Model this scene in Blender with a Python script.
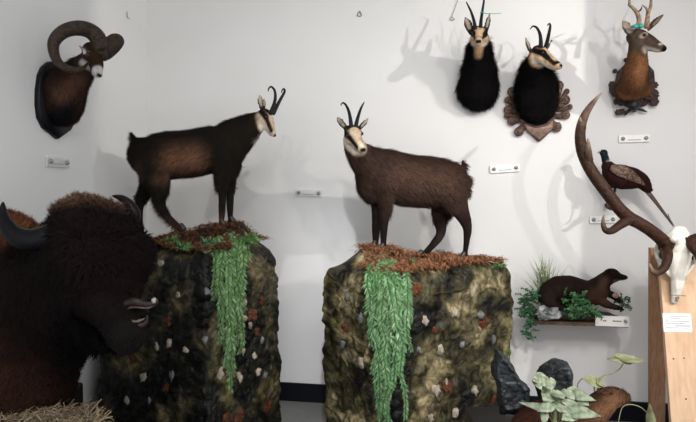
import bpy, bmesh, math, random
import numpy as np
from mathutils import Vector, Matrix, noise
from mathutils.bvhtree import BVHTree

for o in list(bpy.data.objects):
    bpy.data.objects.remove(o, do_unlink=True)
S = bpy.context.scene
COL = S.collection
random.seed(7)
rng = np.random.default_rng(11)

# ---------------------------------------------------------------- camera
FPX, CX, CY = 520.0, 348.0, 211.0
CAM = Vector((0, -3.85, 1.6))
YAW, PITCH = math.radians(8.5), math.radians(2.0)
F = Vector((-math.sin(YAW) * math.cos(PITCH), math.cos(YAW) * math.cos(PITCH), -math.sin(PITCH)))
R = Vector((math.cos(YAW), math.sin(YAW), 0))
U = R.cross(F).normalized()
cd = bpy.data.cameras.new('camera')
cam = bpy.data.objects.new('camera', cd)
COL.objects.link(cam)
cam.location = CAM
cam.rotation_euler = (math.pi / 2 - PITCH, 0, YAW)
cd.sensor_width = 36
cd.lens = FPX / 696 * 36
cd.clip_start = .05
S.camera = cam

# ---------------------------------------------------------------- world, lamps, exposure
w = bpy.data.worlds.new('world')
S.world = w
w.use_nodes = True
w.node_tree.nodes['Background'].inputs[0].default_value = (.96, .975, 1, 1)
w.node_tree.nodes['Background'].inputs[1].default_value = 1.35
S.view_settings.view_transform = 'Standard'
S.view_settings.look = 'None'
S.view_settings.exposure = 0.0
S.view_settings.gamma = 1
S.view_settings.use_curve_mapping = False


def spot(name, loc, target, power, size, blend, rad, col=(1, .95, .88)):
    l = bpy.data.lights.new(name, 'SPOT')
    l.energy = power
    l.spot_size = math.radians(size)
    l.spot_blend = blend
    l.shadow_soft_size = rad
    l.color = col
    o = bpy.data.objects.new(name, l)
    COL.objects.link(o)
    o.location = loc
    o.rotation_euler = (Vector(target) - Vector(loc)).to_track_quat('-Z', 'Y').to_euler()
    return o


spot('doorway_spotlight', (3.3, -3.2, 3.05), (-.4, -.3, 1.5), 290, 95, .4, .03, (1, .96, .9))
spot('unseen_spotlight', (1.5, -3.2, 2.6), (.6, -.2, 1.5), 62, 84, .8, .02, (1, .91, .84))
spot('unseen_spotlight', (-.2, -3.1, 3.2), (-.75, -.2, 1.6), 24, 62, .7, .04, (1, .97, .93))
spot('unseen_spotlight', (-.05, -3.4, 3.25), (-.38, 0, .45), 300, 34, 1, .05, (.97, .98, 1))  # added fill, no known lamp; brightens the low wall between the pedestals
spot('unseen_spotlight', (.75, -3.5, 3.25), (1.36, 0, 1.35), 100, 78, 1, .025, (1, .91, .86))  # added fill to lift the dim right-hand wall, not a known fixture
al = bpy.data.lights.new('ceiling_panel_light', 'AREA')
al.energy = 75
al.shape = 'RECTANGLE'
al.size = 3
al.size_y = 1.2
al.color = (.95, .98, 1)
ao = bpy.data.objects.new('ceiling_panel_light', al)
COL.objects.link(ao)
ao.location = (.5, -3.9, 3.42)

# ---------------------------------------------------------------- helpers


def A(px, py, d):
    """world point seen at a pixel of the photograph, d metres in front of the lens"""
    return CAM + (F + R * ((px - CX) / FPX) - U * ((py - CY) / FPX)) * d


def ray(px, py):
    return (F + R * ((px - CX) / FPX) - U * ((py - CY) / FPX)).normalized()


XL, XR, YB = -2.18, 2.04, 0.0


def BW(px, py, off=0.0):
    r = ray(px, py)
    return CAM + r * ((YB - off - CAM.y) / r.y)


def LW(px, py, off=0.0):
    r = ray(px, py)
    return CAM + r * ((XL + off - CAM.x) / r.x)


def P(r, d):
    return r * d / FPX


MATS = {}


def mat(name, col, rough=.6, metal=0, noise_scale=None, col2=None, bump=0, spec=.5, vcol=False, detail=6, ramp=(.35, .65), trans=0, stretch=None, alpha=1):
    if name in MATS:
        return MATS[name]
    m = bpy.data.materials.new(name)
    m.use_nodes = True
    nt = m.node_tree
    b = nt.nodes['Principled BSDF']
    b.inputs['Base Color'].default_value = (*col, 1)
    b.inputs['Roughness'].default_value = rough
    b.inputs['Metallic'].default_value = metal
    b.inputs['Specular IOR Level'].default_value = spec
    b.inputs['Transmission Weight'].default_value = trans
    b.inputs['Alpha'].default_value = alpha
    src = None
    if vcol:
        a = nt.nodes.new('ShaderNodeAttribute')
        a.attribute_name = 'Col'
        src = a.outputs['Color']
        nt.links.new(src, b.inputs['Base Color'])
    if noise_scale:
        tc = nt.nodes.new('ShaderNodeTexCoord')
        mp = nt.nodes.new('ShaderNodeMapping')
        if stretch:
            mp.inputs['Scale'].default_value = stretch
        nz = nt.nodes.new('ShaderNodeTexNoise')
        nz.inputs['Scale'].default_value = noise_scale
        nz.inputs['Detail'].default_value = detail
        nt.links.new(tc.outputs['Object'], mp.inputs[0])
        nt.links.new(mp.outputs[0], nz.inputs['Vector'])
        if col2 is not None:
            rp = nt.nodes.new('ShaderNodeValToRGB')
            rp.color_ramp.elements[0].position = ramp[0]
            rp.color_ramp.elements[1].position = ramp[1]
            rp.color_ramp.elements[0].color = (*col, 1)
            rp.color_ramp.elements[1].color = (*col2, 1)
            nt.links.new(nz.outputs['Fac'], rp.inputs[0])
            nt.links.new(rp.outputs[0], b.inputs['Base Color'])
        elif vcol:
            mx = nt.nodes.new('ShaderNodeMix')
            mx.data_type = 'RGBA'
            mx.blend_type = 'MULTIPLY'
            mx.inputs[0].default_value = .6
            rp = nt.nodes.new('ShaderNodeValToRGB')
            rp.color_ramp.elements[0].position = .3
            rp.color_ramp.elements[1].position = .7
            rp.color_ramp.elements[0].color = (.45, .45, .45, 1)
            rp.color_ramp.elements[1].color = (1.5, 1.5, 1.5, 1)
            nt.links.new(nz.outputs['Fac'], rp.inputs[0])
            nt.links.new(src, mx.inputs[6])
            nt.links.new(rp.outputs[0], mx.inputs[7])
            nt.links.new(mx.outputs[2], b.inputs['Base Color'])
        if bump:
            bp = nt.nodes.new('ShaderNodeBump')
            bp.inputs['Strength'].default_value = bump
            bp.inputs['Distance'].default_value = .01
            nt.links.new(nz.outputs['Fac'], bp.inputs['Height'])
            nt.links.new(bp.outputs[0], b.inputs['Normal'])
    MATS[name] = m
    return m


WL = {}


def par(o, p):
    if p is not None:
        o.parent = p
        o.matrix_parent_inverse = Matrix.Translation(-WL[p.name])


def tag(o, label, cat, group=None, kind=None):
    o['label'] = label
    o['category'] = cat
    if group:
        o['group'] = group
    if kind:
        o['kind'] = kind
    return o


def thing(name, label, cat, loc, group=None):
    o = bpy.data.objects.new(name, None)
    o.empty_display_size = .05
    COL.objects.link(o)
    o.location = loc
    WL[o.name] = Vector(loc)
    return tag(o, label, cat, group)


def link_mesh(name, me, m, parent=None, smooth=True):
    n = len(me.vertices)
    co = np.empty(n * 3, dtype=np.float32)
    me.vertices.foreach_get('co', co)
    co = co.reshape(-1, 3)
    lo, hi = co.min(0), co.max(0)
    c = np.array([(lo[0] + hi[0]) / 2, (lo[1] + hi[1]) / 2, lo[2]], dtype=np.float32)
    me.vertices.foreach_set('co', (co - c).ravel())
    me.materials.clear()
    for mm in (m if isinstance(m, (list, tuple)) else [m]):
        me.materials.append(mm)
    me.name = name
    if smooth:
        me.polygons.foreach_set('use_smooth', [True] * len(me.polygons))
    me.update()
    o = bpy.data.objects.new(name, me)
    COL.objects.link(o)
    o.location = c.tolist()
    WL[o.name] = Vector(c.tolist())
    par(o, parent)
    return o


class MB:
    def __init__(s):
        s.v, s.f, s.c = [], [], []

    def add(s, vs, fs, col=None):
        n = len(s.v)
        s.v += [tuple(v) for v in vs]
        s.f += [tuple(n + i for i in f) for f in fs]
        s.c += [col or (1, 1, 1)] * len(vs)
        return s

    def tube(s, pts, rads, side=None, n=12, sub=5, col=None, cap=True, cols=None):
        pts = [Vector(p) for p in pts]
        m = len(pts)
        rr = [(r, r) if not isinstance(r, (tuple, list)) else tuple(r) for r in rads]
        P_, R_, C_ = [], [], []

        def cr(a, b, c, d, t):
            return .5 * ((2 * b) + (c - a) * t + (2 * a - 5 * b + 4 * c - d) * t * t + (3 * b - a - 3 * c + d) * t ** 3)
        for i in range(m - 1):
            a, b, c, d = pts[max(i - 1, 0)], pts[i], pts[i + 1], pts[min(i + 2, m - 1)]
            for k in range(sub):
                t = k / sub
                P_.append(Vector([cr(a[j], b[j], c[j], d[j], t) for j in range(3)]))
                R_.append([rr[i][j] * (1 - t) + rr[i + 1][j] * t for j in (0, 1)])
                if cols:
                    C_.append([cols[i][j] * (1 - t) + cols[i + 1][j] * t for j in range(3)])
        P_.append(pts[-1]); R_.append(list(rr[-1]))
        if cols:
            C_.append(list(cols[-1]))
        T = []
        for i in range(len(P_)):
            t = P_[min(i + 1, len(P_) - 1)] - P_[max(i - 1, 0)]
            T.append(t.normalized() if t.length > 1e-9 else Vector((0, 0, 1)))
        sd = Vector(side) if side is not None else None
        if sd is None:
            sd = T[0].orthogonal()
        frames = []
        for t in T:
            a = sd - t * sd.dot(t)
            if a.length < 1e-4:
                a = t.orthogonal()
            a.normalize()
            frames.append((a, t.cross(a)))
            if side is None:
                sd = a
        rings = []
        # rounded caps
        seq = []
        if cap:
            for q in (80, 55, 28):
                q = math.radians(q)
                seq.append((0, -math.sin(q), math.cos(q)))
        for i in range(len(P_)):
            seq.append((i, 0, 1))
        if cap:
            for q in (28, 55, 80):
                q = math.radians(q)
                seq.append((len(P_) - 1, math.sin(q), math.cos(q)))
        n0 = len(s.v)
        for i, off, sc in seq:
            a, b = frames[i]
            ra, rb = R_[i]
            c = P_[i] + T[i] * off * min(ra, rb)
            for k in range(n):
                th = 2 * math.pi * k / n
                s.v.append(tuple(c + a * (math.cos(th) * ra * sc) + b * (math.sin(th) * rb * sc)))
                s.c.append(tuple(C_[i]) if cols else (col or (1, 1, 1)))
        L = len(seq)
        for i in range(L - 1):
            for k in range(n):
                k2 = (k + 1) % n
                s.f.append((n0 + i * n + k, n0 + i * n + k2, n0 + (i + 1) * n + k2, n0 + (i + 1) * n + k))
        s.f.append(tuple(n0 + k for k in reversed(range(n))))
        s.f.append(tuple(n0 + (L - 1) * n + k for k in range(n)))
        return s

    def ball(s, c, r, M=None, n=16, col=None, jit=0, seed=0):
        if not isinstance(r, (tuple, list)):
            r = (r, r, r)
        c = Vector(c)
        n0 = len(s.v)
        h = n // 2
        M = M.to_3x3() if M is not None else Matrix.Identity(3)
        vs = [Vector((0, 0, 1))]
        for i in range(1, h):
            ph = math.pi * i / h
            for k in range(n):
                th = 2 * math.pi * k / n
                vs.append(Vector((math.sin(ph) * math.cos(th), math.sin(ph) * math.sin(th), math.cos(ph))))
        vs.append(Vector((0, 0, -1)))
        for v in vs:
            q = v.copy()
            if jit:
                q = q * (1 + jit * noise.noise(v * 1.7 + Vector((seed * 3.1, 0, 0))) + jit * .5 * noise.noise(v * 4 + Vector((seed, 5, 0))))
            s.v.append(tuple(c + M @ Vector((q.x * r[0], q.y * r[1], q.z * r[2]))))
            s.c.append(col or (1, 1, 1))
        for k in range(n):
            s.f.append((n0, n0 + 1 + k, n0 + 1 + (k + 1) % n))
            e = n0 + len(vs) - 1
            b = n0 + 1 + (h - 2) * n
            s.f.append((e, b + (k + 1) % n, b + k))
        for i in range(h - 2):
            for k in range(n):
                a = n0 + 1 + i * n
                s.f.append((a + k, a + n + k, a + n + (k + 1) % n, a + (k + 1) % n))
        return s

    def box(s, c, hx, hy, hz, M=None, col=None):
        c = Vector(c)
        M = M.to_3x3() if M is not None else Matrix.Identity(3)
        vs = [c + M @ Vector((x * hx, y * hy, z * hz)) for x in (-1, 1) for y in (-1, 1) for z in (-1, 1)]
        s.add(vs, [(0, 1, 3, 2), (4, 6, 7, 5), (0, 4, 5, 1), (2, 3, 7, 6), (0, 2, 6, 4), (1, 5, 7, 3)], col)
        return s

    def prism(s, pts, nrm, th, col=None, bev=0.0):
        """outline pts (planar) thickened along nrm"""
        pts = [Vector(p) for p in pts]
        nrm = Vector(nrm).normalized()
        c = sum(pts, Vector()) / len(pts)
        n = len(pts)
        rings = [(0, 1.0), (th - bev, 1.0)]
        if bev:
            rings.append((th, 1 - bev * 1.2 / max((p - c).length for p in pts)))
        vs = []
        for h, sc in rings:
            vs += [c + (p - c) * sc + nrm * h for p in pts]
        fs = [tuple(reversed(range(n)))]
        for i in range(len(rings) - 1):
            for k in range(n):
                k2 = (k + 1) % n
                fs.append((i * n + k, i * n + k2, (i + 1) * n + k2, (i + 1) * n + k))
        fs.append(tuple((len(rings) - 1) * n + k for k in range(n)))
        return s.add(vs, fs, col)

    def mesh(s, name='m', vcol=False):
        me = bpy.data.meshes.new(name)
        me.from_pydata(s.v, [], s.f)
        me.validate()
        bm = bmesh.new(); bm.from_mesh(me)
        bmesh.ops.recalc_face_normals(bm, faces=bm.faces)
        bm.to_mesh(me); bm.free()
        if vcol:
            a = me.color_attributes.new('Col', 'FLOAT_COLOR', 'POINT')
            c = np.ones((len(s.v), 4), dtype=np.float32)
            c[:, :3] = np.array(s.c)
            a.data.foreach_set('color', c.ravel())
        return me

    def build(s, name, m, parent=None, smooth=True, vcol=False, bevel=0):
        me = s.mesh(name, vcol)
        if bevel:
            bm = bmesh.new(); bm.from_mesh(me)
            bmesh.ops.bevel(bm, geom=bm.edges[:], offset=bevel, segments=2, affect='EDGES', profile=.7)
            bm.to_mesh(me); bm.free()
        return link_mesh(name, me, m, parent, smooth)


def frame(o, fwd, up):
    x = Vector(fwd).normalized()
    z = Vector(up)
    z = (z - x * z.dot(x)).normalized()
    y = z.cross(x)
    M = Matrix((x, y, z)).transposed().to_4x4()
    M.translation = Vector(o)
    return M


def remesh(mb, voxel, smooth=4, fac=.5):
    me = mb.mesh('tmp')
    o = bpy.data.objects.new('tmp', me)
    COL.objects.link(o)
    r = o.modifiers.new('r', 'REMESH'); r.mode = 'VOXEL'; r.voxel_size = voxel
    if smooth:
        q = o.modifiers.new('s', 'SMOOTH'); q.factor = fac; q.iterations = smooth
    dg = bpy.context.evaluated_depsgraph_get()
    out = bpy.data.meshes.new_from_object(o.evaluated_get(dg))
    bpy.data.objects.remove(o, do_unlink=True)
    bpy.data.meshes.remove(me)
    return out


def seg_dist(p, a, b):
    a = np.array(a); b = np.array(b)
    ab = b - a
    L = (ab * ab).sum()
    t = np.clip(((p - a) @ ab) / L, 0, 1) if L > 1e-12 else np.zeros(len(p))
    return np.linalg.norm(p - (a + t[:, None] * ab), axis=1)


def paint(p, base, layers):
    c = np.tile(np.array(base, dtype=np.float64), (len(p), 1))
    for a, b, r, fe, col in layers:
        d = seg_dist(p, a, b)
        wgt = np.clip((r + fe - d) / (2 * fe + 1e-9), 0, 1)
        wgt = wgt * wgt * (3 - 2 * wgt)
        c = c * (1 - wgt[:, None]) + np.array(col) * wgt[:, None]
    lum = c.mean(1, keepdims=True)
    return c * (.75 * lum / (lum + .028) + .25 * c / (c + .028))


def gridsum(p, amp, sc, seed):
    q = p * sc + seed * 7.3
    return amp * (np.sin(q[:, 0] * 1.3 + 1.7 * np.sin(q[:, 1])) * np.sin(q[:, 1] * 1.1 + 1.3 * np.sin(q[:, 2] * 1.2)) * np.sin(q[:, 2] * .9 + 1.1 * np.sin(q[:, 0])))


def furred(name, me, base, layers, parent, m, n, length, width, flow, lift=.35, lenfn=None, jit=.25, cjit=.25, lump=(0, 1), tipgain=1.15):
    """body surface plus a coat of short tapered hairs, all one mesh"""
    nv = len(me.vertices)
    co = np.empty(nv * 3, dtype=np.float32); me.vertices.foreach_get('co', co); co = co.reshape(-1, 3).astype(float)
    no = np.empty(nv * 3, dtype=np.float32); me.vertices.foreach_get('normal', no); no = no.reshape(-1, 3).astype(float)
    if lump[0]:
        co = co + no * gridsum(co, lump[0], lump[1], 3)[:, None]
    me.calc_loop_triangles()
    nt = len(me.loop_triangles)
    tri = np.empty(nt * 3, dtype=np.int32); me.loop_triangles.foreach_get('vertices', tri); tri = tri.reshape(-1, 3)
    polys = [tuple(q.vertices) for q in me.polygons]
    bc = paint(co, base, layers) * .8
    bc = bc * (1 + gridsum(co, cjit * .6, 38, 1)[:, None] + gridsum(co, cjit * .5, 90, 2)[:, None])
    a, b, c = co[tri[:, 0]], co[tri[:, 1]], co[tri[:, 2]]
    ar = np.linalg.norm(np.cross(b - a, c - a), axis=1)
    idx = rng.choice(nt, size=n, p=ar / ar.sum())
    u = rng.random((n, 2)); fl = u.sum(1) > 1; u[fl] = 1 - u[fl]
    pt = a[idx] + (b - a)[idx] * u[:, :1] + (c - a)[idx] * u[:, 1:]
    nn = no[tri[idx]].mean(1); nn /= np.linalg.norm(nn, axis=1)[:, None] + 1e-9
    L = np.full(n, length) if lenfn is None else lenfn(pt)
    L = L * rng.uniform(.55, 1.3, n)
    keep = L > 1e-4
    pt, nn, L = pt[keep], nn[keep], L[keep]
    k = len(pt)
    fd = np.array(flow(pt), dtype=float)
    if fd.ndim == 1:
        fd = np.tile(fd, (k, 1))
    fd = fd + rng.normal(0, jit, (k, 3))
    fd = fd - nn * (fd * nn).sum(1)[:, None]
    fd /= np.linalg.norm(fd, axis=1)[:, None] + 1e-9
    d = fd + nn * lift; d /= np.linalg.norm(d, axis=1)[:, None]
    sd = np.cross(d, nn); sd /= np.linalg.norm(sd, axis=1)[:, None] + 1e-9
    wd = width * rng.uniform(.6, 1.3, k)[:, None]
    L = L[:, None]
    r0 = pt - nn * .002
    mid = r0 + d * L * .5 + nn * L * .04
    tip = r0 + d * L * .92 + fd * L * .12 - nn * L * .03
    vs = np.stack([r0 - sd * wd, r0 + sd * wd, mid + sd * wd * .75, mid - sd * wd * .75, tip], 1).reshape(-1, 3)
    cc = paint(pt, base, layers) * rng.uniform(1 - cjit, 1 + cjit, k)[:, None]
    cv = np.repeat(cc, 5, axis=0); cv[4::5] *= tipgain
    V = np.vstack([co, vs])
    o0 = len(co)
    faces = polys + [q for i in range(k) for q in ((o0 + i * 5, o0 + i * 5 + 1, o0 + i * 5 + 2, o0 + i * 5 + 3), (o0 + i * 5 + 3, o0 + i * 5 + 2, o0 + i * 5 + 4))]
    out = bpy.data.meshes.new(name)
    out.from_pydata(V.tolist(), [], faces)
    at = out.color_attributes.new('Col', 'FLOAT_COLOR', 'POINT')
    C4 = np.ones((len(V), 4), dtype=np.float32); C4[:, :3] = np.clip(np.vstack([bc, cv]), 0.001, 1)
    at.data.foreach_set('color', C4.ravel())
    bpy.data.meshes.remove(me)
    return link_mesh(name, out, m, parent)


FUR = mat('animal_fur', (.1, .06, .04), .85, vcol=True, spec=.12)
BONE = mat('painted_surface', (.5, .5, .5), .55, vcol=True, noise_scale=60, spec=.35)
HORN = mat('dark_horn', (.006, .0055, .006), .4, noise_scale=120, bump=.5, spec=.18)
EYE = mat('glass_eye', (.008, .005, .004), .08, spec=.7)

# ---------------------------------------------------------------- room
WALL = mat('painted_wall', (.74, .735, .725), .7, noise_scale=3, col2=(.755, .75, .742), spec=.25)
FLOORM = mat('floor_vinyl', (.17, .17, .16), .5, noise_scale=6, col2=(.20, .20, .19), spec=.3)
BLACKB = mat('black_baseboard_paint', (.0035, .004, .008), .6, spec=.2)
CEIL = mat('ceiling_paint', (.7, .7, .7), .8, noise_scale=5, col2=(.72, .72, .72))


def structure(name, c, h, m):
    o = MB().box(c, *h).build(name, m, smooth=False)
    o['kind'] = 'structure'
    return o


structure('floor', ((XL + XR) / 2, -2.4, -.05), (2.2, 2.5, .05), FLOORM)
structure('wall_back', ((XL + XR) / 2, .05, 1.75), ((XR - XL) / 2 + .1, .05, 1.75), WALL)
structure('wall_left', (XL - .05, -2.45, 1.75), (.05, 2.45, 1.75), WALL)
structure('wall_right', (XR + .05, -.69, 1.75), (.05, .69, 1.75), WALL)
structure('wall_front', (XR + .05, -3.78, 1.75), (.05, 1.12, 1.75), WALL)
structure('ceiling', ((XL + XR) / 2, -2.4, 3.55), (2.2, 2.5, .05), CEIL)
structure('baseboard_back', ((XL + XR) / 2, -.008, .07), ((XR - XL) / 2, .008, .07), BLACKB)
structure('baseboard_left', (XL + .008, -2.45, .07), (.008, 2.44, .07), BLACKB)
structure('baseboard_right', (XR - .008, -.69, .07), (.008, .67, .07), BLACKB)

# ---------------------------------------------------------------- rock-like pedestals
ROCKCOL = None


def pedestal_material(name, a, b, c, seed):
    m = bpy.data.materials.new(name)
    m.use_nodes = True
    nt = m.node_tree
    bs = nt.nodes['Principled BSDF']
    bs.inputs['Roughness'].default_value = .42
    bs.inputs['Specular IOR Level'].default_value = .22
    tc = nt.nodes.new('ShaderNodeTexCoord')
    mp = nt.nodes.new('ShaderNodeMapping')
    mp.inputs['Location'].default_value = (seed, seed * 2.3, 0)
    nt.links.new(tc.outputs['Object'], mp.inputs[0])

    def nz(sc, det, dist=0):
        n = nt.nodes.new('ShaderNodeTexNoise')
        n.inputs['Scale'].default_value = sc
        n.inputs['Detail'].default_value = det
        n.inputs['Distortion'].default_value = dist
        nt.links.new(mp.outputs[0], n.inputs['Vector'])
        return n
    n1, n2, n3 = nz(4.2, 10, .5), nz(13, 9, .8), nz(45, 6)
    r1 = nt.nodes.new('ShaderNodeValToRGB')
    e = r1.color_ramp.elements
    e[0].position, e[0].color = .36, (*a, 1)
    e[1].position, e[1].color = .66, (*c, 1)
    k = e.new(.5); k.color = (*b, 1)
    nt.links.new(n1.outputs['Fac'], r1.inputs[0])
    r2 = nt.nodes.new('ShaderNodeValToRGB')
    e = r2.color_ramp.elements
    e[0].position, e[0].color = .38, (.16, .16, .17, 1)
    e[1].position, e[1].color = .6, (1.25, 1.2, 1.1, 1)
    nt.links.new(n2.outputs['Fac'], r2.inputs[0])
    mx = nt.nodes.new('ShaderNodeMix'); mx.data_type = 'RGBA'; mx.blend_type = 'MULTIPLY'; mx.inputs[0].default_value = .8
    nt.links.new(r1.outputs[0], mx.inputs[6]); nt.links.new(r2.outputs[0], mx.inputs[7])
    r3 = nt.nodes.new('ShaderNodeValToRGB')
    e = r3.color_ramp.elements
    e[0].position, e[0].color = .35, (.5, .5, .5, 1)
    e[1].position, e[1].color = .65, (1.5, 1.5, 1.5, 1)
    nt.links.new(n3.outputs['Fac'], r3.inputs[0])
    m2 = nt.nodes.new('ShaderNodeMix'); m2.data_type = 'RGBA'; m2.blend_type = 'MULTIPLY'; m2.inputs[0].default_value = .7
    nt.links.new(mx.outputs[2], m2.inputs[6]); nt.links.new(r3.outputs[0], m2.inputs[7])
    nt.links.new(m2.outputs[2], bs.inputs['Base Color'])
    bp = nt.nodes.new('ShaderNodeBump'); bp.inputs['Strength'].default_value = 1.0; bp.inputs['Distance'].default_value = .035
    nt.links.new(n2.outputs['Fac'], bp.inputs['Height'])
    nt.links.new(bp.outputs[0], bs.inputs['Normal'])
    return m


def camxy(x, d):
    """ground position from sideways offset and distance in front of the lens"""
    fh = Vector((-math.sin(YAW), math.cos(YAW), 0))
    return Vector((CAM.x, CAM.y, 0)) + R * x + fh * d


def make_pedestal(name, label, N, L, Rr, ztop, feet, m, seed, flare=.05, rnd=.1):
    B = L + Rr - N
    quad = [N, Rr, B, L]
    c = sum(quad, Vector()) / 4
    per = []
    for i in range(4):
        a, b = quad[i], quad[(i + 1) % 4]
        for k in range(56):
            t = k / 56
            per.append(a.lerp(b, t))
    # round the corners by smoothing the outline
    for _ in range(int(rnd * 60)):
        per = [(per[i - 1] + per[i] * 2 + per[(i + 1) % len(per)]) / 4 for i in range(len(per))]
    n = len(per)
    nz = 120
    vs, fs = [], []

    def topz(p):
        z = ztop
        num = den = 0
        for f in feet:
            d2 = (p.x - f.x) ** 2 + (p.y - f.y) ** 2
            q = math.exp(-d2 / (2 * .10 ** 2)); num += q * (f.z - ztop); den += q
        if den > 0:
            z += num / max(den, 1.0) if den > 1e-6 else 0
        return z + .012 * noise.noise(Vector((p.x * 9, p.y * 9, seed)))
    for j in range(nz + 1):
        t = j / nz
        for i in range(n):
            p = per[i]
            out = (p - c).normalized()
            q = p.copy(); q.z = 0
            z = t * (ztop - .02)
            s3 = Vector((p.x * 3.5 + seed, p.y * 3.5, z * 3.2))
            d = .018 * noise.noise(s3 * .8) + .014 * noise.noise(s3 * 2.3) + .006 * noise.noise(s3 * 9)
            # creases of crumpled paper
            w_ = noise.noise(Vector((p.x * 5 + seed, p.y * 5, z * 1.4)) * 1.7)
            d -= .014 * max(0, 1 - abs(w_) * 8)
            w2 = noise.noise(Vector((p.x * 3, p.y * 3 + seed, z * 6)) * 1.4)
            d -= .008 * max(0, 1 - abs(w2) * 8)
            d += flare * (1 - t) ** 1.3
            d -= (.045 if flare else .012) * max(0, (t - .86) / .14) ** 2
            rdg = 1 - abs(noise.noise(s3 * 3.1 + Vector((4, 9, 2)))) * 2
            d += .010 * rdg * rdg - .005 + .006 * (abs(noise.noise(s3 * 5.3)) * 2 - .4)
            r_ = 1 if t < .97 else 1 - (t - .97) / .03 * .05
            q = c + (p - c) * r_ + out * d
            vs.append((q.x, q.y, z + (.02 * noise.noise(Vector((p.x * 4, p.y * 4, seed + 3))) if t > .9 else 0)))
        if j:
            for i in range(n):
                i2 = (i + 1) % n
                a = (j - 1) * n
                fs.append((a + i, a + i2, a + n + i2, a + n + i))
    # top
    last = vs[-n:]
    RN = 26
    base = nz * n
    for k in range(1, RN):
        s_ = 1 - k / RN
        for i in range(n):
            p = Vector(last[i])
            q = Vector((c.x, c.y, 0)) + (Vector((p.x, p.y, 0)) - Vector((c.x, c.y, 0))) * s_
            h = topz(q)
            bl = min(1, (1 - s_) * 6)
            vs.append((q.x, q.y, p.z * (1 - bl) + h * bl))
        a = base + (k - 1) * n
        for i in range(n):
            i2 = (i + 1) % n
            fs.append((a + i, a + i2, a + n + i2, a + n + i))
    vs.append((c.x, c.y, topz(c)))
    a = base + (RN - 1) * n
    for i in range(n):
        fs.append((a + i, a + (i + 1) % n, len(vs) - 1))
    fs.append(tuple(reversed(range(n))))
    mb = MB().add(vs, fs)
    t = thing(name, label, 'pedestal', (c.x, c.y, 0), 'artificial rock pedestals')
    mb.build('pedestal_body', m, t)
    bvh = BVHTree.FromPolygons([Vector(v) for v in vs], fs)
    return t, bvh, c, per, topz


def hit(bvh, px, py):
    r = bvh.ray_cast(CAM, ray(px, py))
    if r[0] is None:
        return None, None
    nn = r[1]
    if nn.dot(ray(px, py)) > 0:
        nn = -nn
    return r[0], nn


pm_l = pedestal_material('dark_painted_rock', (.003, .0035, .004), (.012, .012, .009), (.12, .10, .05), 3)
pm_r = pedestal_material('mossy_painted_rock', (.006, .006, .005), (.050, .043, .020), (.30, .25, .14), 8.4)

LF = [A(221, 227, 3.26), A(230.5, 223.5, 3.34), A(181, 231.5, 3.26), A(142, 241.5, 3.36)]
RF = [A(375, 248, 3.24), A(383.5, 250.5, 3.17), A(464.5, 259.5, 3.17), A(421, 257.5, 3.28)]
ped_l, bvh_l, c_l, per_l, top_l = make_pedestal(
    'rock_pedestal', 'tall dark crumpled rock-effect pedestal behind the bison, under the right-facing chamois',
    camxy(-.78, 2.84), camxy(-1.56, 3.24), camxy(-.47, 3.45), 1.275, LF, pm_l, 1.3, .045)
ped_r, bvh_r, c_r, per_r, top_r = make_pedestal(
    'rock_pedestal', 'olive and tan rock-effect pedestal in the middle, under the chamois looking at the viewer',
    camxy(.25, 2.72), camxy(-.16, 3.14), camxy(1.03, 3.2), 1.17, RF, pm_r, 5.1, .0)

STONE = mat('pale_stone', (.22, .18, .13), .6, noise_scale=25, col2=(.42, .37, .30), bump=.3)
STONE2 = mat('grey_stone', (.07, .075, .075), .5, noise_scale=25, col2=(.18, .18, .17), bump=.3)
RMOSS = mat('reddish_moss', (.05, .018, .010), .9, noise_scale=90, col2=(.15, .055, .03), bump=.8, spec=.1)
GMOSS = mat('green_moss', (.05, .07, .02), .9, noise_scale=90, col2=(.14, .17, .05), bump=.8, spec=.1)
FIBRE = mat('brown_fibre', (.12, .05, .025), .9, vcol=True, spec=.1)


def stone_on(bvh, ped, px, py, r, m, i, name='stone'):
    p, nn = hit(bvh, px, py)
    if p is None:
        return
    s = P(r, (p - CAM).dot(F))
    M = frame(p, nn, (random.uniform(-.5, .5), random.uniform(-.5, .5), 1))
    MB().ball(p + nn * s * .1, (s * .5, s * random.uniform(.7, 1), s * random.uniform(.95, 1.4)), M, 12, jit=.8, seed=i).build(name, m, ped)


def moss_on(bvh, ped, px, py, r, m, i, name='moss_clump'):
    p, nn = hit(bvh, px, py)
    if p is None:
        return
    s = P(r, (p - CAM).dot(F))
    M = frame(p, nn, (0, 0, 1))
    mb = MB()
    for k in range(5):
        o = Vector((0, random.uniform(-.6, .6) * s, random.uniform(-.6, .6) * s))
        mb.ball(M @ o, (s * .3, s * .55, s * .55), M, 10, jit=.5, seed=i + k)
    for k in range(90):
        th = random.uniform(0, 6.28); q = s * math.sqrt(random.random()) * .9
        b = M @ Vector((0, math.cos(th) * q, math.sin(th) * q))
        d = (nn * .6 + Vector((random.uniform(-1, 1), random.uniform(-1, 1), random.uniform(-1, 1)))).normalized()
        sd = d.orthogonal().normalized() * .0015
        mb.add([b - sd, b + sd, b + d * s * .75], [(0, 1, 2)])
    mb.build(name, m, ped, smooth=False)


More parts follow.
